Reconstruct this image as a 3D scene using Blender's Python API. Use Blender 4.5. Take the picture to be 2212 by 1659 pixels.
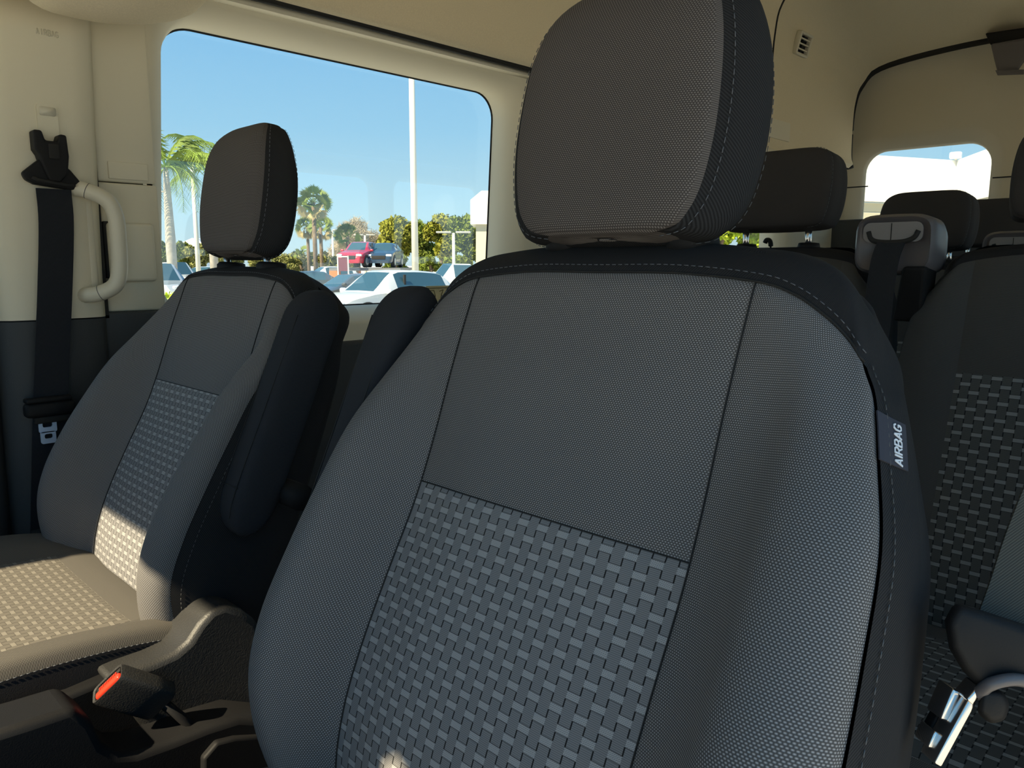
import bpy, math, random
import numpy as np
from mathutils import Vector, Matrix
R=math.radians
random.seed(7)
rng=np.random.default_rng(7)
for o in list(bpy.data.objects): bpy.data.objects.remove(o)
scn=bpy.context.scene
COL=scn.collection
# ---------------------------------------------------------------- camera
F_PX=1660.0; YAW=R(44.4); PIT=R(8.9)
FH=np.array([math.cos(YAW),math.sin(YAW),0.0]); RT=np.array([math.sin(YAW),-math.cos(YAW),0.0])
FW=FH*math.cos(PIT)+np.array([0,0,-math.sin(PIT)]); UP=FH*math.sin(PIT)+np.array([0,0,math.cos(PIT)])
cam=bpy.data.objects.new('camera',bpy.data.cameras.new('camera')); COL.objects.link(cam)
cam.data.sensor_width=36; cam.data.lens=36*F_PX/2212; cam.data.clip_start=0.02; cam.data.clip_end=2000
cam.matrix_world=Matrix(((RT[0],UP[0],-FW[0],0),(RT[1],UP[1],-FW[1],0),(RT[2],UP[2],-FW[2],0),(0,0,0,1)))
scn.camera=cam
# ---------------------------------------------------------------- world, sun, exposure
W=bpy.data.worlds.new('sky'); scn.world=W; W.use_nodes=True
nt=W.node_tree; nt.nodes.clear()
tc=nt.nodes.new('ShaderNodeTexCoord'); sp=nt.nodes.new('ShaderNodeSeparateXYZ'); cr=nt.nodes.new('ShaderNodeValToRGB')
bg=nt.nodes.new('ShaderNodeBackground'); wo=nt.nodes.new('ShaderNodeOutputWorld')
nt.links.new(tc.outputs['Generated'],sp.inputs[0]); nt.links.new(sp.outputs['Z'],cr.inputs[0])
nt.links.new(cr.outputs[0],bg.inputs[0]); nt.links.new(bg.outputs[0],wo.inputs[0])
e=cr.color_ramp.elements
e[0].position=0.0; e[0].color=(0.66,0.84,0.88,1)
e[1].position=1.0; e[1].color=(0.17,0.46,0.84,1)
for p_,c_ in ((0.06,(0.56,0.82,0.92)),(0.16,(0.36,0.68,0.92)),(0.32,(0.21,0.53,0.88))):
    q=cr.color_ramp.elements.new(p_); q.color=(*c_,1)
bg.inputs[1].default_value=1.0
SUN_D=Vector((1.0,0.06,-1.0)).normalized()
sun=bpy.data.objects.new('sun',bpy.data.lights.new('sun','SUN')); COL.objects.link(sun)
sun.rotation_euler=SUN_D.to_track_quat('-Z','Y').to_euler(); sun.data.energy=10.0; sun.data.angle=R(0.7); sun.data.color=(1.0,0.84,0.56)
vs=scn.view_settings; vs.view_transform='Standard'; vs.look='None'; vs.exposure=0.15; vs.gamma=1.0; vs.use_curve_mapping=False

# ---------------------------------------------------------------- helpers
def ray(px,py): return FW+RT*(px-1106)/F_PX+UP*(829.5-py)/F_PX
def atY(px,py,Y): r=ray(px,py); return r*Y/r[1]
def atX(px,py,X): r=ray(px,py); return r*X/r[0]
def atD(px,py,D): return ray(px,py)*D          # D = depth along the view axis
def gp(px,D,z=-1.85):
    "point on height z, seen in column px, at horizontal forward distance D"
    v=FH*D+RT*(px-1106)/F_PX*(D*math.cos(PIT)-z*math.sin(PIT)); v=np.array([v[0],v[1],z]); return v
def wl(o):
    v=Vector(o.location)
    while o.parent: o=o.parent; v+=o.location
    return v
def tag(o,label=None,cat=None,group=None,kind=None):
    if label: o['label']=label
    if cat: o['category']=cat
    if group: o['group']=group
    if kind: o['kind']=kind
    return o
def empty(name,loc,label=None,cat=None,group=None):
    o=bpy.data.objects.new(name,None); COL.objects.link(o); o.location=loc; o.empty_display_size=.1
    return tag(o,label,cat,group)
def obj(name,V,Fc,mat,parent=None,smooth=True,uv=None,mats=None,midx=None,angle=None,origin=None):
    V=np.asarray(V,float).reshape(-1,3)
    used=sorted({i for f in Fc for i in f})
    if len(used)<len(V):
        mp={v:k for k,v in enumerate(used)}; V=V[used]; Fc=[[mp[i] for i in f] for f in Fc]
        if uv is not None: uv=np.asarray(uv)[used]
    off=np.array(wl(parent)) if parent else (np.array(origin) if origin is not None else np.zeros(3))
    me=bpy.data.meshes.new(name); me.from_pydata((V-off).tolist(),[],Fc); 
    for m in (mats or [mat]): me.materials.append(m)
    if midx is not None: me.polygons.foreach_set('material_index',midx)
    if smooth:
        me.polygons.foreach_set('use_smooth',[True]*len(me.polygons))
        if angle: me.set_sharp_from_angle(angle=R(angle))
    if uv is not None:
        ul=me.uv_layers.new(name='UVMap'); li=np.zeros(len(me.loops),int); me.loops.foreach_get('vertex_index',li)
        ul.data.foreach_set('uv',np.asarray(uv)[li].ravel())
    me.update()
    o=bpy.data.objects.new(name,me); COL.objects.link(o)
    if parent: o.parent=parent
    elif origin is not None: o.location=origin
    return o
def struct(name,V,Fc,mat,**k): return tag(obj(name,V,Fc,mat,**k),kind='structure')
class MB:
    def __init__(s): s.V=[]; s.F=[]; s.M=[]
    def add(s,V,Fc,m=0):
        b=len(s.V); s.V+= [tuple(v) for v in V]; s.F+=[[i+b for i in f] for f in Fc]; s.M+=[m]*len(Fc); return s
    def box(s,c,sz,ax=None,m=0,bev=0):
        A=np.eye(3) if ax is None else np.array(ax,float); c=np.array(c,float); h=np.array(sz,float)/2
        if bev<=0:
            V=[c+A.T@(h*np.array(k)) for k in ((-1,-1,-1),(1,-1,-1),(1,1,-1),(-1,1,-1),(-1,-1,1),(1,-1,1),(1,1,1),(-1,1,1))]
            return s.add(V,[[0,3,2,1],[4,5,6,7],[0,1,5,4],[1,2,6,5],[2,3,7,6],[3,0,4,7]],m)
        n=3; b=min(bev,h.min()*.99)
        # rounded box from rings of a superellipse-ish profile along axis 2
        prof=[]; 
        for k in range(n+1):
            a=math.pi/2*k/n; prof.append((b*(1-math.sin(a)),-h[2]+b*(1-math.cos(a))))
        prof=prof+[(i,-z) for i,z in reversed(prof)]
        rings=[]
        for ins,z in prof:
            L=[]
            hx,hy=h[0]-ins,h[1]-ins; rr=max(b-ins,0)+1e-4
            for (sx,sy,a0) in ((1,1,0),(-1,1,90),(-1,-1,180),(1,-1,270)):
                for k in range(n+1):
                    a=R(a0+90*k/n); L.append(c+A.T@np.array([sx*(hx-rr)+rr*math.cos(a),sy*(hy-rr)+rr*math.sin(a),z]))
            rings.append(L)
        return s.rings(rings,m,cap=True)
    def rings(s,rings,m=0,cap=True,closed=True):
        n=len(rings[0]); V=[p for r in rings for p in r]; Fc=[]
        for i in range(len(rings)-1):
            for j in range(n if closed else n-1):
                k=(j+1)%n; Fc.append([i*n+j,i*n+k,(i+1)*n+k,(i+1)*n+j])
        if cap: Fc.append(list(range(n))[::-1]); Fc.append([ (len(rings)-1)*n+j for j in range(n)])
        return s.add(V,Fc,m)
    def tube(s,pts,r,n=10,m=0,flat=1.0,upv=(0,0,1),cap=True):
        pts=[np.array(p,float) for p in pts]; rr=r if hasattr(r,'__len__') else [r]*len(pts); rings=[]
        for i,p in enumerate(pts):
            t=pts[min(i+1,len(pts)-1)]-pts[max(i-1,0)]; t=t/np.linalg.norm(t)
            u=np.cross(t,np.array(upv,float)); 
            if np.linalg.norm(u)<1e-3: u=np.cross(t,np.array([1.,0,0]))
            u/=np.linalg.norm(u); w=np.cross(u,t)
            rings.append([p+rr[i]*(u*math.cos(a)+w*math.sin(a)*flat) for a in np.linspace(0,2*math.pi,n,endpoint=False)])
        return s.rings(rings,m,cap)
    def prism(s,P,d0,d1,m=0):
        "polygon P (3d points) extruded: from +d0 to +d1 (vectors)"
        P=np.array(P,float); n=len(P); V=list(P+np.array(d0))+list(P+np.array(d1))
        Fc=[list(range(n)),list(range(n,2*n))[::-1]]+[[i,n+i,n+(i+1)%n,(i+1)%n] for i in range(n)]
        return s.add(V,Fc,m)
    def build(s,name,mat,parent=None,**k):
        mats=mat if isinstance(mat,(list,tuple)) else None
        return obj(name,s.V,s.F,mat if mats is None else mat[0],parent,mats=mats,midx=s.M if mats else None,**k)
def bevel(o,w=.003,n=2):
    b=o.modifiers.new('bevel','BEVEL'); b.width=w; b.segments=n; b.limit_method='ANGLE'; b.angle_limit=R(35); return o
def cr_(P,ts):
    "Catmull-Rom through rows of P (k,...) at params ts (0..k-1), clamped"
    P=np.asarray(P,float); k=len(P); out=[]
    for t in ts:
        i=min(int(t),k-2); f=t-i
        p0=P[i-1] if i>0 else 2*P[0]-P[1]; p1=P[i]; p2=P[i+1]; p3=P[i+2] if i+2<k else 2*P[k-1]-P[k-2]
        out.append(.5*(2*p1+(p2-p0)*f+(2*p0-5*p1+4*p2-p3)*f*f+(3*p1-p0-3*p2+p3)*f**3))
    return np.array(out)
def crc(P,sub):
    "closed Catmull-Rom loop over axis 0"
    P=np.asarray(P,float); k=len(P); out=[]
    for i in range(k):
        p0,p1,p2,p3=P[(i-1)%k],P[i],P[(i+1)%k],P[(i+2)%k]
        for j in range(sub):
            f=j/sub; out.append(.5*(2*p1+(p2-p0)*f+(2*p0-5*p1+4*p2-p3)*f*f+(3*p1-p0-3*p2+p3)*f**3))
    return np.array(out)
def path(pts,n=8):
    return cr_(pts,np.linspace(0,len(pts)-1,(len(pts)-1)*n+1))
def normals(G,closed=True):
    if closed: du=np.roll(G,-1,1)-np.roll(G,1,1)
    else: du=np.gradient(G,axis=1)
    dv=np.gradient(G,axis=0); N=np.cross(du,dv); l=np.linalg.norm(N,axis=2,keepdims=True); l[l<1e-12]=1; return N/l
def gridfaces(i0,i1,cols,ncol_total,flip=False):
    Fc=[]
    for i in range(i0,i1):
        for a,b in zip(cols[:-1],cols[1:]):
            f=[i*ncol_total+a,i*ncol_total+b,(i+1)*ncol_total+b,(i+1)*ncol_total+a]
            Fc.append(f[::-1] if flip else f)
    return Fc
def sub_obj(name,G,UV,facelist,mat,parent,push=None,Nrm=None,flip=False,pushd=.0025,smooth=True):
    V=G.reshape(-1,3); U=UV.reshape(-1,2)
    used=sorted({i for f in facelist for i in f}); mp={v:k for k,v in enumerate(used)}
    if push is not None:
        V=V.copy(); N=Nrm.reshape(-1,3)
        for i in push: V[i]-=N[i]*pushd
    Fc=[[mp[i] for i in (f[::-1] if flip else f)] for f in facelist]
    return obj(name,V[used],Fc,mat,parent,uv=U[used],smooth=smooth)

# ---------------------------------------------------------------- materials
def newmat(name):
    m=bpy.data.materials.new(name); m.use_nodes=True; n=m.node_tree; b=n.nodes['Principled BSDF']; return m,n,b
def N_(n,t,**k):
    x=n.nodes.new(t)
    for a,v in k.items(): setattr(x,a,v)
    return x
def setin(x,i,v,n):
    if hasattr(v,'is_output') or isinstance(v,bpy.types.NodeSocket): n.links.new(v,x.inputs[i])
    else: x.inputs[i].default_value=v
def mth(n,op,a,b=0.0,c=None):
    x=N_(n,'ShaderNodeMath',operation=op); setin(x,0,a,n); setin(x,1,b,n)
    if c is not None: setin(x,2,c,n)
    return x.outputs[0]
def mixc(n,f,a,b):
    x=N_(n,'ShaderNodeMix',data_type='RGBA'); setin(x,0,f,n); setin(x,6,a,n); setin(x,7,b,n); return x.outputs[2]
def c4(c): return (c[0],c[1],c[2],1)
def plain(name,col,rough=.6,metal=0,spec=.5,noise=None,bump=None,emit=None,alpha=None,coat=0,sheen=0):
    m,n,b=newmat(name); b.inputs['Base Color'].default_value=c4(col); b.inputs['Roughness'].default_value=rough
    b.inputs['Metallic'].default_value=metal; b.inputs['Specular IOR Level'].default_value=spec
    b.inputs['Coat Weight'].default_value=coat; b.inputs['Sheen Weight'].default_value=sheen
    t=N_(n,'ShaderNodeTexCoord')
    if noise:
        sc,amt=noise; x=N_(n,'ShaderNodeTexNoise'); x.inputs['Scale'].default_value=sc; x.inputs['Detail'].default_value=4
        n.links.new(t.outputs['Object'],x.inputs['Vector'])
        f=mth(n,'MULTIPLY',mth(n,'SUBTRACT',x.outputs[0],.4),2.0)
        n.links.new(mixc(n,f,c4([k*(1-amt) for k in col]),c4([min(k*(1+amt),1) for k in col])),b.inputs['Base Color'])
    if bump:
        sc,st=bump; x=N_(n,'ShaderNodeTexNoise'); x.inputs['Scale'].default_value=sc; x.inputs['Detail'].default_value=2
        n.links.new(t.outputs['Object'],x.inputs['Vector']); bp=N_(n,'ShaderNodeBump'); bp.inputs['Strength'].default_value=st; bp.inputs['Distance'].default_value=.001
        n.links.new(x.outputs[0],bp.inputs['Height']); n.links.new(bp.outputs[0],b.inputs['Normal'])
    if emit: b.inputs['Emission Color'].default_value=c4(emit[0]); b.inputs['Emission Strength'].default_value=emit[1]
    return m
def uvxy(n):
    t=N_(n,'ShaderNodeTexCoord'); s=N_(n,'ShaderNodeSeparateXYZ'); n.links.new(t.outputs['UV'],s.inputs[0]); return s.outputs[0],s.outputs[1]
def weave(name,base,hi,pu=.0029,pv=.0019,sharp=.35,sheen=.0):
    "woven cloth: brick-offset light specks over a dark ground"
    m,n,b=newmat(name); u,v=uvxy(n)
    vr=mth(n,'DIVIDE',v,pv); row=mth(n,'FLOOR',vr); par=mth(n,'MULTIPLY',mth(n,'MODULO',mth(n,'ABSOLUTE',row),2.0),.5)
    fu=mth(n,'FRACT',mth(n,'ADD',mth(n,'DIVIDE',u,pu),par)); fv=mth(n,'FRACT',vr)
    a=mth(n,'MULTIPLY',mth(n,'SINE',mth(n,'MULTIPLY',fu,math.pi)),mth(n,'SINE',mth(n,'MULTIPLY',fv,math.pi)))
    f=mth(n,'MULTIPLY',mth(n,'POWER',a,2.0),1.0)
    n.links.new(mixc(n,f,c4(base),c4(hi)),b.inputs['Base Color'])
    bp=N_(n,'ShaderNodeBump'); bp.inputs['Strength'].default_value=.25; bp.inputs['Distance'].default_value=.0006
    n.links.new(f,bp.inputs['Height']); n.links.new(bp.outputs[0],b.inputs['Normal'])
    b.inputs['Roughness'].default_value=.85; b.inputs['Specular IOR Level'].default_value=.25; b.inputs['Sheen Weight'].default_value=sheen
    return m
def twill(name,base,hi,p=.0030):
    m,n,b=newmat(name); u,v=uvxy(n)
    f=mth(n,'SINE',mth(n,'MULTIPLY',mth(n,'ADD',u,mth(n,'MULTIPLY',v,1.1)),2*math.pi/p)); f=mth(n,'MULTIPLY_ADD',f,.5,.5)
    n.links.new(mixc(n,f,c4(base),c4(hi)),b.inputs['Base Color'])
    bp=N_(n,'ShaderNodeBump'); bp.inputs['Strength'].default_value=.3; bp.inputs['Distance'].default_value=.0006
    n.links.new(f,bp.inputs['Height']); n.links.new(bp.outputs[0],b.inputs['Normal'])
    b.inputs['Roughness'].default_value=.9; b.inputs['Specular IOR Level'].default_value=.2
    return m
def basket(name,base,hi,dark,w=.0125,h=.0275):
    m,n,b=newmat(name); u,v=uvxy(n)
    cu=mth(n,'ADD',mth(n,'DIVIDE',u,w),100.0); col=mth(n,'FLOOR',cu); fu=mth(n,'FRACT',cu)
    vv=mth(n,'ADD',mth(n,'DIVIDE',v,h),100.0)
    par=mth(n,'MULTIPLY',mth(n,'MODULO',col,2.0),.5)
    fv=mth(n,'FRACT',mth(n,'ADD',vv,par))
    inpatch=mth(n,'MULTIPLY',mth(n,'GREATER_THAN',fv,.40),mth(n,'LESS_THAN',fv,.61))
    hat=mth(n,'MULTIPLY_ADD',mth(n,'MULTIPLY',mth(n,'SINE',mth(n,'MULTIPLY',v,2*math.pi/.0019)),mth(n,'SINE',mth(n,'MULTIPLY',u,2*math.pi/.0021))),.5,.5)
    hatch=mth(n,'MULTIPLY',inpatch,hat)
    pf=mth(n,'FRACT',mth(n,'ADD',vv,.0)); p2=mth(n,'FRACT',mth(n,'ADD',vv,.5))
    g1=mth(n,'MULTIPLY',mth(n,'GREATER_THAN',pf,.385),mth(n,'LESS_THAN',pf,.625)); g2=mth(n,'MULTIPLY',mth(n,'GREATER_THAN',p2,.385),mth(n,'LESS_THAN',p2,.625))
    nol=mth(n,'SUBTRACT',1.0,mth(n,'MAXIMUM',g1,g2))
    edge=mth(n,'LESS_THAN',mth(n,'MINIMUM',fu,mth(n,'SUBTRACT',1.0,fu)),.055)
    vline=mth(n,'MULTIPLY',edge,nol)
    # short dark dashes framing each light patch
    e1=mth(n,'LESS_THAN',mth(n,'ABSOLUTE',mth(n,'SUBTRACT',fv,.38)),.018); e2=mth(n,'LESS_THAN',mth(n,'ABSOLUTE',mth(n,'SUBTRACT',fv,.63)),.018)
    hl=mth(n,'MULTIPLY',mth(n,'MAXIMUM',e1,e2),.45)
    line=mth(n,'MAXIMUM',vline,hl)
    rib=mth(n,'MULTIPLY_ADD',mth(n,'SINE',mth(n,'MULTIPLY',v,2*math.pi/.0016)),.25,.4)
    c=mixc(n,rib,c4([k*.55 for k in base]),c4([k*1.5 for k in base]))
    c=mixc(n,hatch,c,c4(hi)); c=mixc(n,line,c,c4(dark))
    n.links.new(c,b.inputs['Base Color'])
    ht=mth(n,'SUBTRACT',mth(n,'MULTIPLY',hatch,.6),line); bp=N_(n,'ShaderNodeBump'); bp.inputs['Strength'].default_value=.35; bp.inputs['Distance'].default_value=.0008
    n.links.new(ht,bp.inputs['Height']); n.links.new(bp.outputs[0],b.inputs['Normal'])
    b.inputs['Roughness'].default_value=.85; b.inputs['Specular IOR Level'].default_value=.25
    return m
def glass(name,tint=(.93,.97,.98),spec=1.0,rough=0.0):
    m=bpy.data.materials.new(name); m.use_nodes=True; n=m.node_tree; n.nodes.clear()
    o=N_(n,'ShaderNodeOutputMaterial'); t=N_(n,'ShaderNodeBsdfTransparent'); t.inputs[0].default_value=c4(tint)
    g=N_(n,'ShaderNodeBsdfGlossy'); g.inputs['Roughness'].default_value=rough; fr=N_(n,'ShaderNodeLayerWeight'); fr.inputs[0].default_value=.5
    mx=N_(n,'ShaderNodeMixShader'); f=mth(n,'MULTIPLY_ADD',mth(n,'POWER',fr.outputs[1],5.0),.96*spec,.085*spec)
    n.links.new(f,mx.inputs[0]); n.links.new(t.outputs[0],mx.inputs[1]); n.links.new(g.outputs[0],mx.inputs[2]); n.links.new(mx.outputs[0],o.inputs[0])
    return m
SA=1.0
M=dict(
 cloth=weave('seat cloth charcoal speck',(.068,.065,.065),(.40,.39,.39)),
 cloth2=weave('seat cloth plain charcoal',(.072,.066,.058),(.16,.15,.135),pu=.0022,pv=.0015),
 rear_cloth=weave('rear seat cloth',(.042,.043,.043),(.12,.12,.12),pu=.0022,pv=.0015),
 headcloth=weave('headrest cloth',(.052,.045,.043),(.24,.22,.21)),
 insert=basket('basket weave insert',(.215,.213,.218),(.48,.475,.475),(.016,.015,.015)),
 insert_c=basket('cushion weave insert',(.145,.133,.115),(.30,.28,.24),(.05,.045,.04)),  # same cloth as insert, darkened so the sunlit cushion does not overexpose
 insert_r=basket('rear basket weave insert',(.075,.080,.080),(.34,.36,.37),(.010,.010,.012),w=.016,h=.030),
 twill=twill('black twill cover',(.012,.012,.013),(.030,.031,.034)),
 ins=plain('guide insert grey',(.20,.19,.195),.5),
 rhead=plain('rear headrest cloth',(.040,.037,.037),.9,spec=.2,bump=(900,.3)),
 black=plain('matte black cloth',(.018,.018,.020),.9,spec=.15,bump=(900,.3)),
 armcloth=twill('armrest cloth',(.020,.022,.027),(.035,.038,.045),p=.002),
 thread=plain('stitching thread',(.12,.13,.15),.8),
 plas=plain('black plastic',(.012,.012,.013),.6,spec=.2,bump=(700,.15)),
 plasg=plain('grained black plastic',(.028,.028,.028),.5,spec=.5,bump=(450,.5)),
 gplas=plain('dark grey wall plastic',(.055,.060,.065),.6,spec=.3,bump=(500,.25)),
 mod=plain('belt guide plastic',(.11,.10,.105),.38,spec=.5,bump=(500,.12)),
 beige=plain('beige trim plastic',(.76,.70,.55),.62,spec=.3,bump=(600,.12)),
 beige2=plain('beige handle plastic',(.70,.65,.52),.42,spec=.45),
 liner=plain('beige headliner felt',(.80,.70,.51),.95,spec=.05,noise=(300,.06),bump=(500,.3)),
 rearp=plain('rear door trim',(.66,.59,.45),.75,spec=.2,bump=(500,.2)),
 web=twill('belt webbing',(.012,.013,.016),(.030,.034,.042),p=.003),
 webn=twill('near belt webbing',(.045,.045,.040),(.09,.09,.08),p=.0035),
 chrome=plain('polished steel',(.75,.72,.70),.18,metal=1),
 steel_skytint=plain('sky-tinted latch tongue steel',(.60,.72,.92),.4,metal=.2),  # blue sky reflection painted into the steel's base colour
 red=plain('red buckle button',(.85,.045,.02),.35,spec=.5),
 white=plain('white lettering',(.75,.80,.88),.7),
 tagc=plain('tag cloth',(.035,.038,.055),.85),
 tagp=plain('worn belt tag',(.045,.05,.055),.8,noise=(90,.4)),
 tagt=plain('tag print',(.09,.095,.10),.8),
 fray=plain('frayed paper edge',(.55,.55,.45),.9),
 seam=plain('dark seam rubber',(.012,.012,.012),.8),
 glass=glass('window glass',(.96,.985,.99)),
 carpet=plain('black carpet',(.020,.020,.020),1,spec=.05,bump=(300,.8)),
 sticker=plain('tan paper sticker',(.62,.52,.30),.7,noise=(60,.1)),
 ink=plain('sticker ink',(.12,.10,.04),.8),
 # exterior
 asphalt=plain('parking asphalt',(.60,.58,.53),.9,noise=(.4,.10)),
 wpaint=plain('white car paint',(.66,.68,.70),.25,coat=.6), spaint=plain('silver car paint',(.50,.53,.57),.3,metal=.3,coat=.6),
 rpaint=plain('red car paint',(.45,.02,.05),.25,coat=.8), dpaint=plain('dark blue car paint',(.03,.06,.11),.25,coat=.8),
 kpaint=plain('charcoal car paint',(.06,.07,.08),.3,coat=.8),
 cglass=plain('car window tint',(.035,.085,.12),.08,spec=.8), tyre=plain('tyre rubber',(.03,.03,.03),.9), rim=plain('wheel rim',(.45,.46,.47),.35,metal=.6),
 lampg=plain('headlamp lens',(.85,.87,.88),.1,coat=1), amber=plain('amber lamp lens',(.75,.30,.12),.3),
 trunk=plain('palm trunk',(.50,.46,.40),.9,noise=(3,.2)), bark=plain('tree bark',(.22,.16,.11),.95,noise=(4,.3)),
 frond=plain('palm frond green',(.22,.33,.035),.7,noise=(.5,.5)), fan=plain('fan palm green',(.20,.27,.03),.7,noise=(.6,.4)), dead=plain('dry frond',(.40,.33,.16),.9),
 leafg=plain('tree leaves green',(.22,.28,.025),.8,noise=(.35,.45)), leafy=plain('tree leaves yellow green',(.36,.36,.03),.8,noise=(.3,.4)),
 twig=plain('bare twigs',(.42,.34,.23),.9), hedge=plain('hedge leaves lime',(.50,.62,.03),.7,noise=(3,.35)), scrub=plain('scrub olive',(.30,.30,.09),.9,noise=(.4,.4)),
 post=plain('painted lamp post',(.72,.70,.62),.5), lampb=plain('lamp head grey',(.42,.42,.40),.5),
 wwall=plain('white building wall',(.86,.86,.83),.8), siding=plain('tan siding',(.52,.49,.38),.8), roofw=plain('white roof',(.85,.87,.9),.6),
 orange=plain('hauler orange',(.60,.20,.08),.6), signb=plain('dark banner',(.16,.05,.08),.7), gmetal=plain('trailer metal',(.25,.25,.26),.5,metal=.3),
)
YC=.92       # centre line of the van (Y)
# ================================================================ the van shell (setting)
def rrect(x0,x1,z0,z1,r,n=6,dx=0):
    "closed loop of (x,z) with corner radius r"
    out=[]
    for (cx,cz,a0) in ((x1-r,z1-r,0),(x0+r,z1-r,90),(x0+r,z0+r,180),(x1-r,z0+r,270)):
        for k in range(n+1):
            a=R(a0+90*k/n); out.append((cx+r*math.cos(a),cz+r*math.sin(a)))
    return out
def outer_rect(x0,x1,z0,z1,n=6):
    "same count of points as rrect but lying on a plain rectangle, matched by corner"
    out=[]
    for (cx,cz) in ((x1,z1),(x0,z1),(x0,z0),(x1,z0)): out+=[(cx,cz)]*(n+1)
    return out
def side_window(name,x0,x1,z0,z1,r,Yw,sgn,outer,n=8,mat=None,lean=.0,lip=.045):
    """wall panel with a window opening: outer=(x0,x1,z0,z1); Yw wall plane, sgn=+1 far wall / -1 near wall."""
    S=[(outer_rect(*outer,n=n),0.0),(rrect(x0-lip*1.6,x1+lip*1.6,z0-lip*1.2,z1+lip,r+lip,n),0.0),(rrect(x0-lip*1.2,x1+lip*1.2,z0-lip*.9,z1+lip*.7,r+lip*.7,n),.008),
       (rrect(x0-lip*.35,x1+lip*.35,z0-lip*.3,z1+lip*.25,r+lip*.3,n),.045),(rrect(x0,x1,z0,z1,r,n),.085),(rrect(x0,x1,z0,z1,r,n),.125)]
    rings=[[(x+(0 if q==0 else lean*(z-.22)),Yw+sgn*(d),z) for x,z in L] for q,(L,d) in enumerate(S)]
    mb=MB(); mb.rings(rings,cap=False); return mb
# far wall, first passenger window
WY=1.865
mb=side_window('',.775,1.915,-.125,.575,.085,WY,1,(.70,2.05,-.60,.64),lean=.065,lip=.04)
# split into beige (above z=-.215) and dark lower part is done by a separate lower panel in front
struct('wall_right',mb.V,mb.F,M['beige'],angle=50)
mb=MB(); mb.box((1.35,WY+.0,-.60),(1.35,.035,.765),bev=.012); struct('trim_1',mb.V,mb.F,M['gplas'],angle=40)
# glass
def pane(name,x0,x1,z0,z1,r,Y,th=.004,m='glass',n=8):
    L=rrect(x0,x1,z0,z1,r,n); mb=MB(); mb.prism([(x,Y,z) for x,z in L],(0,0,0),(0,th,0)); o=struct(name,mb.V,mb.F,M[m],smooth=False); return o
pane('window_1',.72,1.97,-.16,.61,.04,1.992)
# dark rubber gasket round the glass corner
L=rrect(.806,1.899,-.119,.569,.082,10); rg=[]
mb=MB()
sh=lambda L_,Y_:[(x+.065*(z-.22),Y_,z) for x,z in L_]
mb.rings([sh(rrect(.775,1.915,-.125,.575,.085,10),1.9855),sh(rrect(.779,1.911,-.121,.571,.083,10),1.990)],cap=False)
struct('trim_2',mb.V,mb.F,M['seam'])
# further far-side windows (behind the seats)
for k,(a,b) in enumerate(((2.17,2.98),(3.14,3.93))):
    mb=side_window('',a,b,-.125,.52,.085,WY,1,(2.05 if k==0 else 3.06,3.06 if k==0 else 4.10,-.60,.64))
    struct('wall_right',mb.V,mb.F,M['beige'],angle=50)
    pane('window_%d'%(k+2),a-.03,b+.03,-.15,.55,.1,1.992)
mb=MB(); mb.box((4.50,WY+.135,.02),(.80,.06,1.24)); struct('wall_right',mb.V,mb.F,M['beige'],smooth=False)
mb=MB(); mb.box((3.43,WY-.0,-.60),(2.80,.035,.765),bev=.012); struct('trim_3',mb.V,mb.F,M['gplas'],angle=40)
# light coloured sill that steps in below window 1
mb=MB(); mb.box((3.5,WY-.012,-.02),(2.7,.03,.12),bev=.01); struct('trim_4',mb.V,mb.F,M['gplas'],angle=40)
# near (driver) side wall with matching windows, mirrored about the centre line
NY=-.105
for k,(a,b,o0,o1) in enumerate(((.95,1.95,.72,2.05),(2.17,2.98,2.05,3.06),(3.14,3.93,3.06,4.10))):
    mb=side_window('',a,b,-.125,.54,.085,NY,-1,(o0,o1,-.60,.64)); struct('wall_left',mb.V,[f[::-1] for f in mb.F],M['beige'],angle=50)
    pane('window_%d'%(k+4),a-.03,b+.03,-.15,.57,.1,NY-.127)
mb=MB(); mb.box((4.50,NY-.03,.02),(.80,.06,1.24)); struct('wall_left',mb.V,mb.F,M['beige'],smooth=False)
mb=MB(); mb.box((2.80,NY,-.80),(4.2,.035,1.165),bev=.012); struct('trim_5',mb.V,mb.F,M['gplas'],angle=40)
# floor
mb=MB(); mb.box((2.0,YC,-1.03),(6.0,1.98,.05)); struct('floor',mb.V,mb.F,M['carpet'],smooth=False)
# headliner: upper curve of the high roof
def roofshell(name,prof,xs,mat,th=.02,mir=True):
    P=path([(0,y,z) for y,z in prof],5)
    if mir:
        Q=P.copy()[::-1]; Q[:,1]=2*YC-Q[:,1]; P=np.vstack([P,Q[1:]])
    kz=lambda z: max(0,min(1,(z-.6)/.6))
    ky=lambda x: max(0,(x-3.56))*.035
    rows=[[(x,p[1]+(ky(x) if p[1]>YC else -ky(x))*min(1,abs(p[1]-YC)*2),p[2]+dz*kz(p[2])) for p in P] for x,dz in xs]
    rows2=[[(x,p[1]+(th if p[1]>YC else -th)*min(1,abs(p[1]-YC)),p[2]+dz*kz(p[2])+th) for p in P] for x,dz in xs]
    mb=MB(); mb.rings(rows,cap=False,closed=False); mb.rings(rows2[::-1],cap=False,closed=False)
    n=len(P)
    mb.rings([rows[0],rows2[0]][::-1],cap=False,closed=False); mb.rings([rows[-1],rows2[-1]],cap=False,closed=False)
    for s_ in (0,-1): mb.rings([[r[s_] for r in rows],[r[s_] for r in rows2]],cap=False,closed=False)
    return struct(name,mb.V,mb.F,mat,angle=60)
roofshell('ceiling',[(1.800,.632),(1.785,.650),(1.780,.74),(1.779,.90),(1.773,1.05),(1.745,1.18),(1.64,1.28),(1.35,1.325),(.92,1.335)],[(-.35,-.03),(.3,0),(1.2,0),(2.2,0),(3.55,0)],M['liner'])
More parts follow.
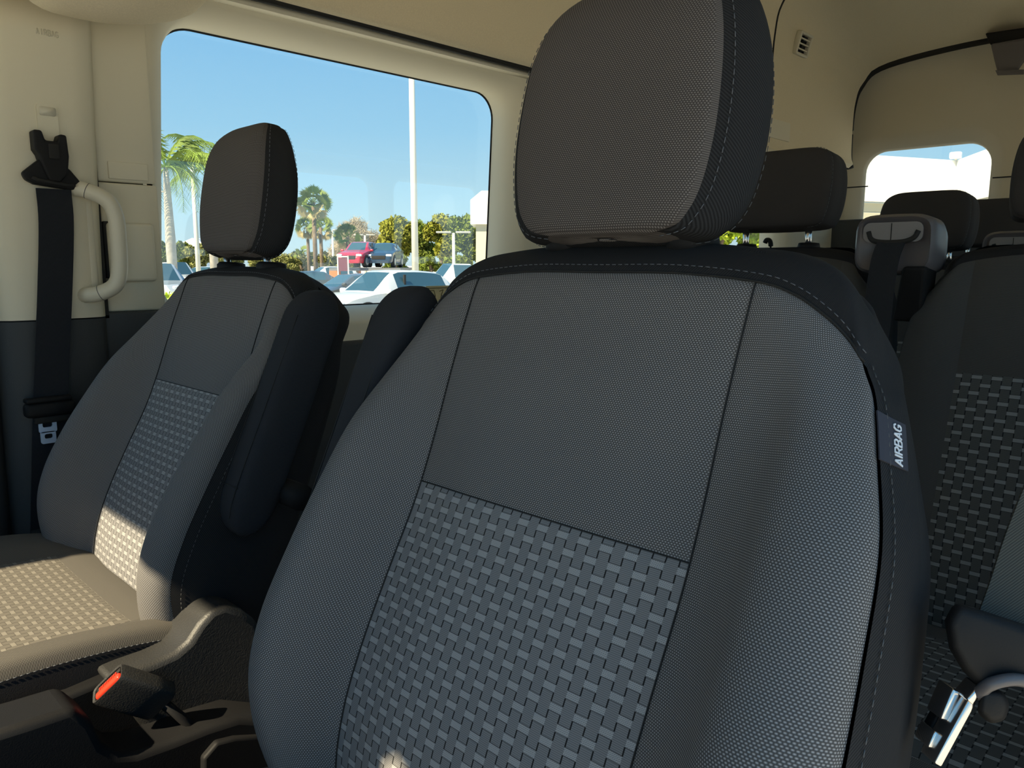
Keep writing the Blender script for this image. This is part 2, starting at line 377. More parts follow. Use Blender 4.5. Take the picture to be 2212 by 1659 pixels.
roofshell('ceiling',[(1.822,.560),(1.835,.62),(1.838,.85),(1.832,1.03),(1.80,1.17),(1.69,1.28),(1.35,1.325),(.92,1.335)],[(3.565,0),(4.0,0),(4.35,-.035),(4.6,-.10),(4.76,-.17)],M['liner'])
# flat pressed joint between the two headliner sections
mb=MB(); mb.tube(path([(3.558,1.782,.66),(3.558,1.781,.90),(3.558,1.775,1.05),(3.558,1.747,1.18),(3.558,1.642,1.28),(3.558,1.35,1.322)],5),.006,8); struct('trim_6',mb.V,mb.F,M['seam'])
# header rail above window 1 and dark gap below the headliner
mb=MB(); mb.tube([(.60,1.808,.628),(1.2,1.812,.632),(2.0,1.812,.628),(2.6,1.812,.62)],.010,8); struct('trim_7',mb.V,mb.F,M['seam'])
mb=MB(); mb.box((2.1,1.885,.66),(3.6,.10,.09)); struct('trim_8',mb.V,mb.F,M['beige'],smooth=False)
# outer roof skin (keeps daylight out)
mb=MB(); mb.rings([[(x,YC+s*y,z) for s,y,z in ((1,1.10,.64),(1,1.08,1.1),(1,.97,1.38),(1,.6,1.46),(-1,.6,1.46),(-1,.97,1.38),(-1,1.08,1.1),(-1,1.10,.64))] for x in (-.30,5.1)],cap=False,closed=False); struct('ceiling',mb.V,mb.F,M['wpaint'],smooth=False)
# windscreen header and added panels shaped to cut the sun patches; a-pillars, dashboard
mb=MB(); mb.box((-.50,YC,.675),(.30,1.90,.10),bev=.04); struct('trim_9',mb.V,mb.F,M['liner'])
mb=MB(); mb.box((-.42,YC,1.05),(.12,2.1,.85)); struct('trim_and_sun_blocker_10',mb.V,mb.F,M['liner'],smooth=False)
mb=MB(); mb.prism([(-.50,1.82,.64),(-.50,1.82,.57),(-.50,1.475,.60),(-.50,1.06,.46),(-.50,.98,.46),(-.50,.98,.64)],(-.012,0,0),(.012,0,0)); struct('trim_and_sun_blocker_10',mb.V,mb.F,M['liner'],smooth=False)  # added unseen panel, lower edge shaped to top off the passenger sun patch
mb=MB(); mb.prism([(-.53,1.470,.64),(-.53,1.490,.05),(-.53,1.82,.05),(-.53,1.82,.64)],(-.012,0,0),(.012,0,0)); struct('trim_and_sun_blocker_10',mb.V,mb.F,M['beige'],smooth=False)  # added unseen panel that keeps sun off the passenger seat's outboard bolster
mb=MB(); mb.prism([(-.50,.90,.64),(-.50,.90,.12),(-.50,.525,.12),(-.50,.520,.43),(-.50,.50,.447),(-.50,.46,.425),(-.50,.42,.36),(-.50,.02,.25),(-.50,.02,.64)],(-.012,0,0),(.012,0,0)); struct('trim_and_sun_blocker_10',mb.V,mb.F,M['liner'],smooth=False)  # added unseen panel, outline cut to leave the driver seat's small sun patch
mb=MB(); mb.tube([(-1.35,1.80,-.22),(-.95,1.74,.18),(-.50,1.655,.60)],.125,12); struct('trim_11',mb.V,mb.F,M['beige'])  # a-pillar thickened to shade the passenger's outboard bolster
mb=MB(); mb.tube([(-1.35,-.02,-.22),(-.95,.01,.18),(-.55,.06,.56)],.05,10); struct('trim_12',mb.V,mb.F,M['beige'])
mb=MB(); mb.box((-.78,YC,-.42),(.85,1.80,.50),bev=.12); mb.box((-1.1,YC,-.7),(.5,1.9,.7)); struct('trim_13',mb.V,mb.F,M['gplas'])
mb=MB(); mb.box((-1.9,YC,-.55),(1.1,1.9,.5),bev=.15); struct('trim_13',mb.V,mb.F,M['wpaint'])
# passenger front door: lower part and window frame (front of the belt pillar)
mb=MB(); mb.box((-.22,1.90,-.60),(1.20,.09,.86),bev=.03); struct('door_1',mb.V,mb.F,M['gplas'],angle=40)
pane('window_7',-.80,.36,-.20,.52,.05,1.95)
mb=MB(); mb.box((-.05,1.88,.57),(1.1,.09,.14),bev=.03); struct('trim_14',mb.V,mb.F,M['beige'],angle=40)
# ---- rear doors
def rear_door(name,ya,yb,w0,w1,z0,z1):
    n=8; X=4.90
    S=[(outer_rect(ya,yb,-1.0,1.30,n=n),0),(rrect(w0-.09,w1+.09,z0-.09,z1+.09,.20,n),0),(rrect(w0-.07,w1+.07,z0-.07,z1+.07,.18,n),.012),(rrect(w0-.01,w1+.01,z0-.01,z1+.01,.13,n),.05),(rrect(w0,w1,z0,z1,.12,n),.09)]
    mb=MB(); mb.rings([[(X+d,y,z+ (0.10*(y-YC)*-1 if False else 0)) for y,z in L] for L,d in S],cap=False)
    o=struct(name,mb.V,mb.F,M['rearp'],angle=50)
    return o
rear_door('door_2',.985,2.02,1.175,1.845,.04,.665)
rear_door('door_3',-.18,.965,-.0,.67,.04,.665)
mb=MB(); mb.prism([(4.985,y,z) for y,z in rrect(1.15,1.87,.01,.69,.12,8)],(0,0,0),(.004,0,0)); struct('window_8',mb.V,mb.F,M['glass'],smooth=False)
mb=MB(); mb.prism([(4.985,y,z) for y,z in rrect(-.03,.70,.01,.69,.12,8)],(0,0,0),(.004,0,0)); struct('window_9',mb.V,mb.F,M['glass'],smooth=False)
mb=MB(); mb.box((4.895,.975,.20),(.02,.035,2.0)); struct('trim_15',mb.V,mb.F,M['seam'],smooth=False)
# lower dark panels of the rear doors
mb=MB(); mb.box((4.86,1.50,-.36),(.06,1.02,1.25),bev=.02); struct('trim_16',mb.V,mb.F,M['gplas'],angle=40)
# dark arc gap at the back end of the headliner
arc=path([(4.785,1.866,.56),(4.785,1.878,.62),(4.785,1.882,.78),(4.785,1.874,.91),(4.785,1.842,1.015),(4.785,1.732,1.11),(4.785,1.38,1.153),(4.785,.92,1.163)],6)
mb=MB(); mb.tube(arc,.022,8); struct('trim_17',mb.V,mb.F,M['seam'])
mb=MB(); mb.box((4.893,1.88,.46),(.012,.17,.006)); mb.box((4.893,1.07,.46),(.012,.14,.006)); struct('trim_18',mb.V,mb.F,M['seam'],smooth=False)

# ---------------------------------------------------------------- belt pillar (far side, front)
def lofty(rows,sub=6,rsub=4):
    G=np.array([crc(r,sub) for r in rows]); G=cr_(G,np.linspace(0,len(rows)-1,(len(rows)-1)*rsub+1)); return G
mb=MB()
pz=[-.115,-.03,.10,.30,.45,.56]
def pcol(z,xa,xb): # cross-section of pillar trim (X,Y) at height z
    return [(xa,1.90,z),(xa+.004,1.845,z),(xa+.03,1.818,z),(xa+.06,1.812,z),(xb-.05,1.812,z),(xb-.015,1.818,z),(xb,1.835,z),(xb,1.90,z)]
mb.rings([pcol(z,.375+max(0,z-.1)*.02,.588+max(0,z)*.035) for z in pz],closed=True)
struct('wall_right',mb.V,mb.F,M['beige'],angle=45)
mb=MB(); mb.rings([pcol(z,.37+max(0,z+.5)*.01,.588-(.0)) for z in (-1.0,-.7,-.4,-.118)]); struct('trim_19',mb.V,mb.F,M['gplas'],angle=45)
# recessed panel between pillar and window
mb=MB(); mb.box((.665,WY+.012,.395),(.13,.03,.43),bev=.006); struct('wall_right',mb.V,mb.F,M['beige'],angle=40)
mb=MB(); mb.box((.665,WY+.008,.035),(.13,.03,.285),bev=.006); struct('wall_right',mb.V,mb.F,M['beige'],angle=40)
mb=MB(); mb.box((.657,WY-.012,.025),(.10,.035,.13),bev=.008); struct('trim_20',mb.V,mb.F,M['beige'],angle=40)
mb=MB(); mb.box((.655,1.925,.0),(.19,.02,1.3)); struct('wall_right',mb.V,mb.F,M['gplas'],smooth=False)
mb=MB(); mb.box((.655,WY,-.555),(.15,.05,.895),bev=.006); struct('trim_21',mb.V,mb.F,M['gplas'],angle=40)
mb=MB(); mb.box((.668,WY-.004,.205),(.085,.006,.038),bev=.002); struct('trim_22',mb.V,mb.F,M['beige'],angle=40)
mb=MB(); mb.box((.593,1.865,.22),(.008,.05,.68)); struct('trim_23',mb.V,mb.F,M['seam'],smooth=False)
# black door seal at the front edge of the pillar
mb=MB(); mb.tube([(.372,1.86,.30),(.368,1.845,.1),(.366,1.84,-.12),(.36,1.84,-.5),(.355,1.84,-.95)],.011,10); struct('trim_24',mb.V,mb.F,M['seam'])
# overhead padded shelf edge, two fabric lobes
def lobe(pts,r,name,flat=.7):
    mb=MB(); P=path(pts,6); n=len(P); rr=[r*(.35+.65*math.sin(math.pi*min(1,max(0,(i+.6)/(n*.28)))/2)) if i<n*.28 else r*(.30+.70*math.sin(math.pi/2*min(1,(n-i-.4)/(n*.25)))) for i in range(n)]
    mb.tube(P,rr,16,flat=flat); return struct(name,mb.V,mb.F,M['liner'])
lobe([(.10,1.66,.540),(.25,1.66,.540),(.355,1.66,.540),(.470,1.67,.536)],.095,'trim_25',.8)
lobe([(.415,1.67,.548),(.50,1.67,.540),(.60,1.67,.542),(.70,1.70,.575),(.79,1.75,.625)],.095,'trim_26',.8)

# height adjuster slot plate above the belt ring
mb=MB(); L=rrect(.482,.520,.235,.318,.006,4); mb.prism([(x,1.812,z) for x,z in L],(0,.004,0),(0,-.004,0)); adj=struct('trim_27',mb.V,mb.F,M['beige'],smooth=False)
mb=MB(); mb.prism([(x,1.808,z) for x,z in rrect(.486,.516,.296,.313,.004,4)],(0,0,0),(0,-.003,0)); mb.build('plate_cap',M['beige2'],adj)

# ================================================================ passenger seat belt
bt=empty('seat_belt',(.48,1.80,-.30),'black passenger seat belt hanging on the beige pillar with bright steel tongue','seat belt')
# webbing
def ribbon(P,w,wd,th=.0016,v0=0):
    "flat strap through points P; wd = list of width direction vectors"
    P=[np.array(p,float) for p in P]; G=[];U=[];d=0
    for i,p in enumerate(P):
        a=np.array(wd[i] if isinstance(wd,list) else wd,float); a/=np.linalg.norm(a)
        t=P[min(i+1,len(P)-1)]-P[max(i-1,0)]; t/=np.linalg.norm(t); n=np.cross(t,a); n/=np.linalg.norm(n)
        if i: d+=np.linalg.norm(P[i]-P[i-1])
        G.append([p-a*w/2-n*th,p+a*w/2-n*th,p+a*w/2+n*th,p-a*w/2+n*th]); U.append([(0,d),(w,d),(w+.002,d),(0,d)])
    G=np.array(G); U=np.array(U); n=4; Fc=[]
    for i in range(len(P)-1):
        for j in range(4): k=(j+1)%4; Fc.append([i*n+j,i*n+k,(i+1)*n+k,(i+1)*n+j])
    return G.reshape(-1,3),Fc,U.reshape(-1,2)
def strap(name,P,w,wd,mat,parent=None,**k):
    V,Fc,U=ribbon(path(P,5),w,wd); return obj(name,V,Fc,mat,parent,smooth=False,uv=U,**k)
strap('webbing',[(.505,1.790,.150),(.503,1.785,.08),(.490,1.785,-.05),(.463,1.785,-.28),(.445,1.785,-.45),(.425,1.79,-.66)],.064,(1,0,0),M['web'],bt)
# belt ring and its forked cover
mb=MB(); L=[(.455,.165),(.450,.178),(.475,.200),(.492,.214),(.512,.212),(.538,.190),(.555,.168),(.552,.152),(.535,.150),(.47,.157)]
mb.prism([(x,1.795,z) for x,z in L],(0,.008,0),(0,-.012,0)); bevel(mb.build('belt_ring',M['plas'],bt,smooth=False),.005,3)
mb=MB(); mb.tube([(.466,1.779,.170),(.475,1.779,.165),(.53,1.779,.158),(.542,1.779,.160)],.004,8); mb.build('belt_slot',M['seam'],bt)
mb=MB(); L=[(.474,.262),(.489,.262),(.494,.243),(.515,.243),(.520,.258),(.533,.257),(.535,.215),(.530,.180),(.515,.163),(.495,.165),(.488,.185),(.480,.215),(.474,.225)]
mb.prism([(x,1.800,z) for x,z in L],(0,.008,0),(0,-.026,0)); fk=bevel(mb.build('anchor_cover',M['plas'],bt,smooth=False),.004,3)
mb=MB(); mb.box((.507,1.772,.222),(.020,.006,.030),bev=.0025); mb.build('anchor_button',M['seam'],fk)
# latch (tongue) body
mb=MB(); mb.box((.458,1.778,-.296),(.094,.030,.030),bev=.009); tg=mb.build('tongue_grip',M['plas'],bt)
mb=MB(); mb.box((.456,1.776,-.276),(.086,.026,.010),bev=.004); mb.build('grip_ridge',M['plas'],tg)
mb=MB(); mb.box((.462,1.780,-.318),(.070,.020,.014),bev=.003); mb.build('grip_lip',M['seam'],tg)
def frame_plate(x0,x1,z0,z1,hx0,hx1,hz0,hz1,Y,th,mb):
    o_=rrect(x0,x1,z0,z1,.004,3); i_=rrect(hx0,hx1,hz0,hz1,.0035,3)
    mb.rings([[(x,Y,z) for x,z in i_],[(x,Y,z) for x,z in o_],[(x,Y+th,z) for x,z in o_],[(x,Y+th,z) for x,z in i_],[(x,Y,z) for x,z in i_]],cap=False)
mb=MB(); frame_plate(.434,.467,-.345,-.305,.441,.459,-.334,-.312,1.774,.004,mb); frame_plate(.436,.464,-.368,-.343,.443,.458,-.358,-.348,1.774,.004,mb)
mb.prism([(x,1.774,z) for x,z in ((.427,-.310),(.475,-.313),(.466,-.322),(.461,-.325),(.440,-.324),(.436,-.320))],(0,0,0),(0,.004,0))
mb.build('tongue',M['steel_skytint'],bt,smooth=False)
bt.location.x-=.010
# printed tag near the lower end, with its frayed edge
mb=MB(); mb.box((.425,1.7815,-.585),(.062,.002,.075)); tgp=mb.build('belt_tag',M['tagp'],bt,smooth=False)
mb=MB()
mb.tube([(.410,1.7795,-.560),(.4165,1.7795,-.549),(.423,1.7795,-.560),(.410,1.7795,-.560)],.0007,4)
mb.box((.433,1.7795,-.556),(.010,.001,.007))
for i,(a,b) in enumerate(((.408,.418),(.402,.438),(.404,.440),(.400,.444),(.402,.446),(.400,.430),(.403,.441))):
    mb.box(((a+b)/2,1.7797,-.568-.0072*i),(b-a,.0008,.0022))
mb.build('tag_print',M['tagt'],tgp,smooth=False)
mb=MB()
for i in range(16):
    x=.398+.0035*i; mb.tube([(x,1.780,-.622),(x+random.uniform(-.006,.008),1.776,-.632-random.uniform(0,.012)),(x+random.uniform(-.012,.014),1.775,-.640-random.uniform(0,.02))],.0009,4)
mb.tube(path([(.452,1.778,-.610),(.445,1.775,-.64),(.42,1.772,-.662),(.385,1.772,-.672)],4),.0012,5)
mb.build('frayed_edge',M['fray'],tgp)

# ================================================================ grab handle on the pillar
gh=empty('grab_handle',(.60,1.80,.05),'beige moulded grab handle on the pillar beside the passenger belt','grab handle')
P=path([(p_[0]-.045,p_[1],p_[2]) for p_ in [(.575,1.84,.158),(.585,1.805,.155),(.600,1.782,.150),(.632,1.768,.132),(.646,1.765,.10),(.648,1.765,.05),(.646,1.765,-.01),(.636,1.768,-.045),(.610,1.782,-.062),(.592,1.805,-.066),(.585,1.84,-.068)]],6)
mb=MB(); mb.tube(P,.0165,14,flat=1.0,upv=(0,1,0)); mb.build('grip',M['beige2'],gh)
mb=MB(); mb.box((.565,1.83,.05),(.022,.03,.225),bev=.008); mb.build('mounting_strip',M['beige2'],gh)
mb=MB(); mb.box((.612,1.86,.03),(.022,.03,.125),bev=.004); mb.build('recess',M['seam'],gh)
for i,(a,b) in enumerate(((P[12],P[13]),(P[-13],P[-14]))):
    mb=MB(); t=(b-a)/np.linalg.norm(b-a); mb.tube([a,a+t*.0012],.0169,14,upv=(0,1,0)); mb.build('joint_line',M['mod'],gh)

# ================================================================ front seats
def interp(tab,x):
    xs=[a for a,_ in tab]; return float(np.interp(x,xs,[b for _,b in tab]))
class Seat:
    def __init__(s,X0,Yc,out,lam=20):
        s.l=R(lam); s.Yc=Yc; s.out=out
        c,sn=math.cos(s.l),math.sin(s.l); s.Nv=np.array([-c,0,sn]); s.Tv=np.array([-sn,0,-c]); s.O=np.array([X0*c*c,Yc,-X0*c*sn])
    def w(s,sl,t,n): # local (sl: + = outboard, t down, n forward)
        return s.O+np.array([0,s.out*sl,0])+s.Tv*t+s.Nv*n
HC=.172
# per t: (t, n_center, n_seam, [inboard: n mid, s crest,n crest, s45,n45, s ridge,n ridge], [outboard ...], back n)
BT=[#  t     n0    ns    mi    ic    nic   i45   ni45  ir    nir    mo    oc    noc   o45   no45  orr   nor   nb
 (-.145,.006,.004,.008,.226,.010,.248,.004,.265,-.010,.008,.236,.010,.262,.006,.286,-.003,-.115),
 (-.080,.012,.006,.014,.232,.030,.256,.026,.272, .010,.014,.250,.032,.280, .030,.302, .012,-.120),
 ( .000,.010,.006,.030,.228,.062,.256,.060,.274, .036,.030,.258,.062,.297, .062,.322, .036,-.120),
 ( .070,.014,.010,.045,.226,.080,.256,.080,.275, .052,.040,.262,.082,.303, .084,.330, .054,-.118),
 ( .150,.026,.022,.062,.224,.100,.256,.098,.276, .068,.055,.264,.102,.306, .104,.335, .070,-.115),
 ( .230,.036,.032,.075,.222,.112,.255,.110,.276, .080,.068,.262,.114,.304, .116,.335, .078,-.112),
 ( .300,.038,.034,.075,.218,.106,.250,.104,.270, .076,.068,.258,.108,.298, .110,.328, .074,-.108),
 ( .370,.026,.022,.055,.210,.076,.240,.070,.256, .040,.048,.250,.078,.284, .078,.310, .046,-.105),
 ( .440,-.010,-.012,.010,.200,.022,.222,.010,.236,-.010,.004,.236,.024,.262, .016,.282,-.010,-.105),
 ( .490,-.05,-.05,-.045,.18,-.045,.20,-.05,.21,-.06,-.045,.20,-.045,.22,-.05,.24,-.06,-.10)]
def backrest_net():
    """control net [row][col]; col order: 0 centre, 1..5 inboard (s negative) ... ridge, side, back, ... outboard side back to centre"""
    rows=[]
    def row(ts,cols): rows.append([(s_,t_,n_) for s_,t_,n_ in cols])
    def full(front_i,front_o,side_i,back,side_o):
        # front_i: list from centre outwards on inboard side (after centre)
        return front_i+side_i+back+side_o+front_o[::-1]
    # cap rows
    def cap(sc,t0,n0,nb,dt):
        c=[(0,t0,n0)]
        ii=[(-.09*sc,t0,n0),(-HC*sc*.98,t0+dt*.35,n0),(-.200*sc,t0+dt*.7,n0),(-.224*sc,t0+dt*1.3,n0),(-.238*sc,t0+dt*2.0,n0),(-.246*sc,t0+dt*2.7,n0-.01)]
        oo=[(.09*sc,t0,n0),(HC*sc*.98,t0+dt*.35,n0),(.206*sc,t0+dt*.7,n0),(.232*sc,t0+dt*1.3,n0),(.248*sc,t0+dt*2.0,n0),(.258*sc,t0+dt*2.7,n0-.01)]
        si=[(-.249*sc,t0+dt*3,(n0+nb)/2),(-.23*sc,t0+dt*1.6,nb)]; so=[(.232*sc,t0+dt*1.6,nb),(.262*sc,t0+dt*3,(n0+nb)/2)]
        bk=[(-.12*sc,t0,nb),(0,t0,nb),(.12*sc,t0,nb)]
        return c+ii+si+bk+so+oo[::-1]
    rows.append(cap(.92,-.250,-.060,-.066,.019))
    rows.append(cap(.96,-.248,-.042,-.084,.020))
    rows.append(cap(.99,-.235,-.018,-.10,.0205))
    # fabric seam row
    rows.append([(0,-.204,0.0),(-.09,-.204,0.0),(-HC,-.197,-.001),(-.205,-.188,-.003),(-.228,-.174,-.006),(-.244,-.158,-.009),(-.257,-.140,-.014),
                 (-.262,-.14,-.07),(-.245,-.17,-.112),(-.12,-.20,-.114),(0,-.20,-.114),(.12,-.20,-.114),(.25,-.17,-.112),(.272,-.14,-.07),
                 (.270,-.138,-.012),(.255,-.155,-.008),(.237,-.170,-.005),(.208,-.187,-.002),(HC,-.197,0),(.09,-.204,0)])
    for (t,n0,ns,mi,ic,nic,i45,ni45,ir,nir,mo,oc,noc,o45,no45,orr,nor,nb) in BT:
        tt=t if t>-.149 else None
        d=lambda s_,k: t+k*max(0,min(1,(-.02-t)/.12))
        rows.append([(0,d(0,0),n0),(-.09,d(0,0),n0),(-HC,d(0,0),ns),(-.5*(HC+ic)-.003,d(0,.003),mi),(-ic,d(0,.010),nic),(-i45,d(0,.022),ni45),(-ir,d(0,.036),nir),
            (-ir-.006,d(0,.036),(nir+nb)/2),(-ir+.025,d(0,.022),nb),(-.13,t,nb-.006),(0,t,nb-.008),(.13,t,nb-.006),(orr-.028,d(0,.022),nb),(orr+.006,d(0,.036),(nor+nb)/2),
            (orr,d(0,.036),nor),(o45,d(0,.022),no45),(oc,d(0,.010),noc),(.5*(HC+oc)+.003,d(0,.003),mo),(HC,d(0,0),ns),(.09,d(0,0),n0)])
    return rows
CS=5; RS=6
def stitch(seat_pts,name,parent,step=.0075,ln=.0045,r=.00045,mat=None):
    "little dashes along a dense polyline of (point, normal)"
    mb=MB(); P=np.array([p for p,_ in seat_pts]); Nn=np.array([n for _,n in seat_pts])
    d=np.r_[0,np.cumsum(np.linalg.norm(np.diff(P,axis=0),axis=1))]
    x=0
    while x+ln<d[-1]:
        q=[np.array([np.interp(v,d,P[:,k]) for k in range(3)]) for v in (x,x+ln)]; n=np.array([np.interp(x,d,Nn[:,k]) for k in range(3)])
        q=[a+n*.0012 for a in q]; mb.tube(q,r,4); x+=step
    o=mb.build(name,mat or M['thread'],parent); o['kind']='stuff'; return o
def front_seat(S,name,label,pat_t,root_loc,hrk=1.0,obk=1.0,cdz=-.01,ct=0.0):
    root=empty(name,root_loc,label,'car seat')
    net=backrest_net(); net=[[(a,b+(ct if k<3 else 0)*(1-k*.2),c) for a,b,c in r] for k,r in enumerate(net)]
    ob=lambda v: HC+(v-HC)*obk if v>HC else v
    net=[[(ob(a),b,c) for a,b,c in r] for r in net]
    C=np.array([[S.w(*p) for p in r] for r in net]); ncp=len(net[0])
    L=np.array([[p for p in r] for r in net])
    def dense(A):
        G=np.array([crc(r,CS) for r in A]); return cr_(G,np.linspace(0,len(net)-1,(len(net)-1)*RS+1))
    G=dense(C); Lo=dense(L); nC=G.shape[1]; nR=G.shape[0]
    flip=(S.out>0)
    Nn=normals(G); 
    # make normals point outward
    cen=G.mean(axis=1,keepdims=True); sg=np.sign(((G-cen)*Nn).sum(axis=2)[nR//2].mean()); Nn=Nn*sg
    # uv: arc length across, t down
    du=np.linalg.norm(np.roll(G,-1,1)-G,axis=2); U=np.zeros((nR,nC))
    cu=np.cumsum(du[nR//2]); half=nC//2
    arc=np.zeros(nC); arc[1:]=np.cumsum(du[nR//2])[:-1]; arc=np.where(np.arange(nC)>half,arc-cu[-1],arc)
    # use real s on the front centre so threads stay parallel
    UV=np.zeros((nR,nC,2)); UV[...,0]=-arc[None,:]; 
    fr=np.abs(Lo[...,0])<HC+.001; UV[...,0]=np.where(fr&(Lo[...,2]>Lo[...,2].mean()),Lo[...,0],UV[...,0])
    UV[...,1]=Lo[...,1]
    iS=3*RS                                     # fabric seam row
    # pattern row: nearest dense row to pat_t along the centre
    cen_t=Lo[:,0,1]; iP=int(np.argmin(np.abs(cen_t-pat_t)))
    cL,rL=2*CS,6*CS; cR,rR=(ncp-2)*CS,(ncp-6)*CS
    front=list(range(cR,nC))+list(range(0,cL+1))
    idx=lambda i,c:i*nC+(c%nC)
    def faces(i0,i1,cols): return gridfaces(i0,i1,cols,nC)
    fl=(sg>0)
    def edge(i0,i1,cols):
        s=set()
        for i in range(i0,i1+1): s.add(idx(i,cols[0])); s.add(idx(i,cols[-1]))
        for c in cols: s.add(idx(i0,c)); s.add(idx(i1,c))
        return s
    back=obj  # placeholder
    bk=empty('backrest_frame',root_loc) if False else None
    fa=faces(iS,iP,front); sub_obj('backrest_panel',G,UV,fa,M['cloth'] ,root,edge(iS,iP,front),Nn,flip=fl)
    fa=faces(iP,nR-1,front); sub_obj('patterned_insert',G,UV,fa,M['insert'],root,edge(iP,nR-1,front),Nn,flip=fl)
    ci=list(range(cL,rL+1)); co=list(range(rR,cR+1))
    for nm,cc in (('inner_bolster',ci),('outer_bolster',co)):
        sub_obj(nm,G,UV,faces(iS,nR-1,cc),M['cloth'],root,edge(iS,nR-1,cc),Nn,flip=fl)
    allc=list(range(0,nC))+[0]
    fa=faces(0,iS,allc)+faces(iS,nR-1,list(range(rL,rR+1)))
    pushset={idx(iS,c) for c in front+ci+co}
    sub_obj('backrest_cover',G,UV,fa,M['twill'],root,pushset,Nn,flip=fl)
    # stitching: along the fabric/cover seam over the top and down the outer ridge
    line=[]; k=iS-1
    for c in list(range(rR,nC))+list(range(0,rL+1)): line.append((G[k,c],Nn[k,c]))
    stitch(line,'stitching',root)
    stitch([(G[i,(rR-1)%nC],Nn[i,(rR-1)%nC]) for i in range(iS,nR-6)],'stitching',root,mat=M['tagt'])
    stitch([(G[i,rL+1],Nn[i,rL+1]) for i in range(iS,nR-6)],'stitching',root,mat=M['tagt'])
    # dark sewn seams between the panels
    for cc in (cL,cR):
        mb=MB(); mb.tube([G[i,cc]-Nn[i,cc]*.0016 for i in range(iS,nR-5)],.0008,5); mb.build('panel_seam',M['seam'],root)
    mb=MB(); mb.tube([G[iP,c%nC]-Nn[iP,c%nC]*.0018 for c in front],.0007,5); mb.build('panel_seam',M['seam'],root)
    mb=MB(); mb.tube([G[iS,c%nC]-Nn[iS,c%nC]*.0012 for c in list(range(rR,nC))+list(range(0,rL+1))],.0012,5); mb.build('panel_seam',M['seam'],root)
    # ---- headrest
    HR=[(-.2385,.012,.000,-.008),(-.239,.098,.020,-.030),(-.253,.126,.030,-.043),(-.282,.141,.037,-.048),(-.330,.149,.047,-.042),(-.385,.147,.056,-.032),(-.430,.138,.061,-.018),(-.466,.120,.058,-.004),(-.492,.090,.046,.006),(-.502,.045,.034,.016)]
    HR=[(-.238-ct*.25+(a+.238)*hrk,b*(1 if hrk==1 else .97),c_,d_) for a,b,c_,d_ in HR]
    hn=[]
    for t,h,nf,nb in HR:
        m_=(nf+nb)/2; th=(nf-nb)
        hn.append([(0,t,nf),(-.42*h,t,nf),(-.66*h,t,nf-.03*th),(-.82*h,t,nf-.13*th),(-h,t,m_),(-.93*h,t,nb+.20*th),(-.6*h,t,nb+.03*th),(0,t,nb),(.6*h,t,nb+.03*th),(.93*h,t,nb+.20*th),(h,t,m_),(.82*h,t,nf-.13*th),(.66*h,t,nf-.03*th),(.42*h,t,nf)])
    Ch=np.array([[S.w(*p) for p in r] for r in hn]); Lh=np.array(hn)
    den=lambda A: cr_(np.array([crc(r,4) for r in A]),np.linspace(0,len(hn)-1,(len(hn)-1)*4+1))
    Gh=den(Ch); Lh=den(Lh); nh=Gh.shape[1]; rh=Gh.shape[0]; Nh=normals(Gh); Nh*=np.sign(((Gh-Gh.mean(axis=1,keepdims=True))*Nh).sum(axis=2)[rh//2].mean())
    UVh=np.zeros((rh,nh,2)); UVh[...,0]=Lh[...,0]; UVh[...,1]=Lh[...,1]; 
    sidecols=set(range(3*4,5*4+1))|set(range(9*4,11*4+1)); UVh[...,0]=np.where(np.isin(np.arange(nh),list(sidecols))[None,:],Lh[...,2]*1.0,UVh[...,0])
    fh=lambda i0,i1,cols: gridfaces(i0,i1,cols,nh)
    flh=not (sg>0) if False else fl
    hr_root=root
    # cloth wraps front, bottom and top; side gussets are darker twill
    fcols=list(range(11*4,nh))+list(range(0,3*4+1)); bcols=list(range(5*4,9*4+1)); s1=list(range(3*4,5*4+1)); s2=list(range(9*4,11*4+1))
    g0,g1=3,rh-5
    V=Gh.reshape(-1,3)
    hf=fh(0,rh-1,fcols)+fh(0,g0,s1)+fh(0,g0,s2)+[[c for c in range(nh)]]
    ed={i*nh+c for i in range(g0,g1+1) for c in (12,20,36,44)}|{g0*nh+c for c in s1+s2}|{g1*nh+c for c in s1+s2}
    fr_o=sub_obj('headrest',Gh,UVh,hf,M['headcloth'],root,ed,Nh,flip=(not fl) if S.out<0 else (not fl))
    sub_obj('headrest_back',Gh,UVh,fh(0,rh-1,bcols)+fh(g1,rh-1,s1)+fh(g1,rh-1,s2)+[[(rh-1)*nh+c for c in range(nh)][::-1]],M['twill'],root,ed,Nh,flip=not fl)
    for cc in (s1,s2): sub_obj('headrest_gusset',Gh,UVh,fh(g0,g1,cc),M['twill'],root,ed,Nh,flip=not fl)
    for c in (13,43): stitch([(Gh[i,c],Nh[i,c]) for i in range(g0,g1+1)],'headrest_stitching',root,step=.0085,ln=.0052)
    for c in (19,37): stitch([(Gh[i,c],Nh[i,c]) for i in range(g0,g1+1)],'headrest_stitching',root,step=.0085,ln=.0052,mat=M['tagt'])
    # posts and guide sleeves
    for sx in (-.078,.078):
        mb=MB(); mb.tube([S.w(sx,-.20,-.045),S.w(sx,-.262,-.014)],.0065,12); mb.build('headrest_post',M['chrome'],root)
        mb=MB(); mb.tube([S.w(sx,-.238+ct,-.040),S.w(sx,-.254+ct,-.034),S.w(sx,-.2575+ct,-.033)],[.027,.026,.021],18,upv=(1,0,0)); gs=mb.build('guide_sleeve',M['plas'],root)
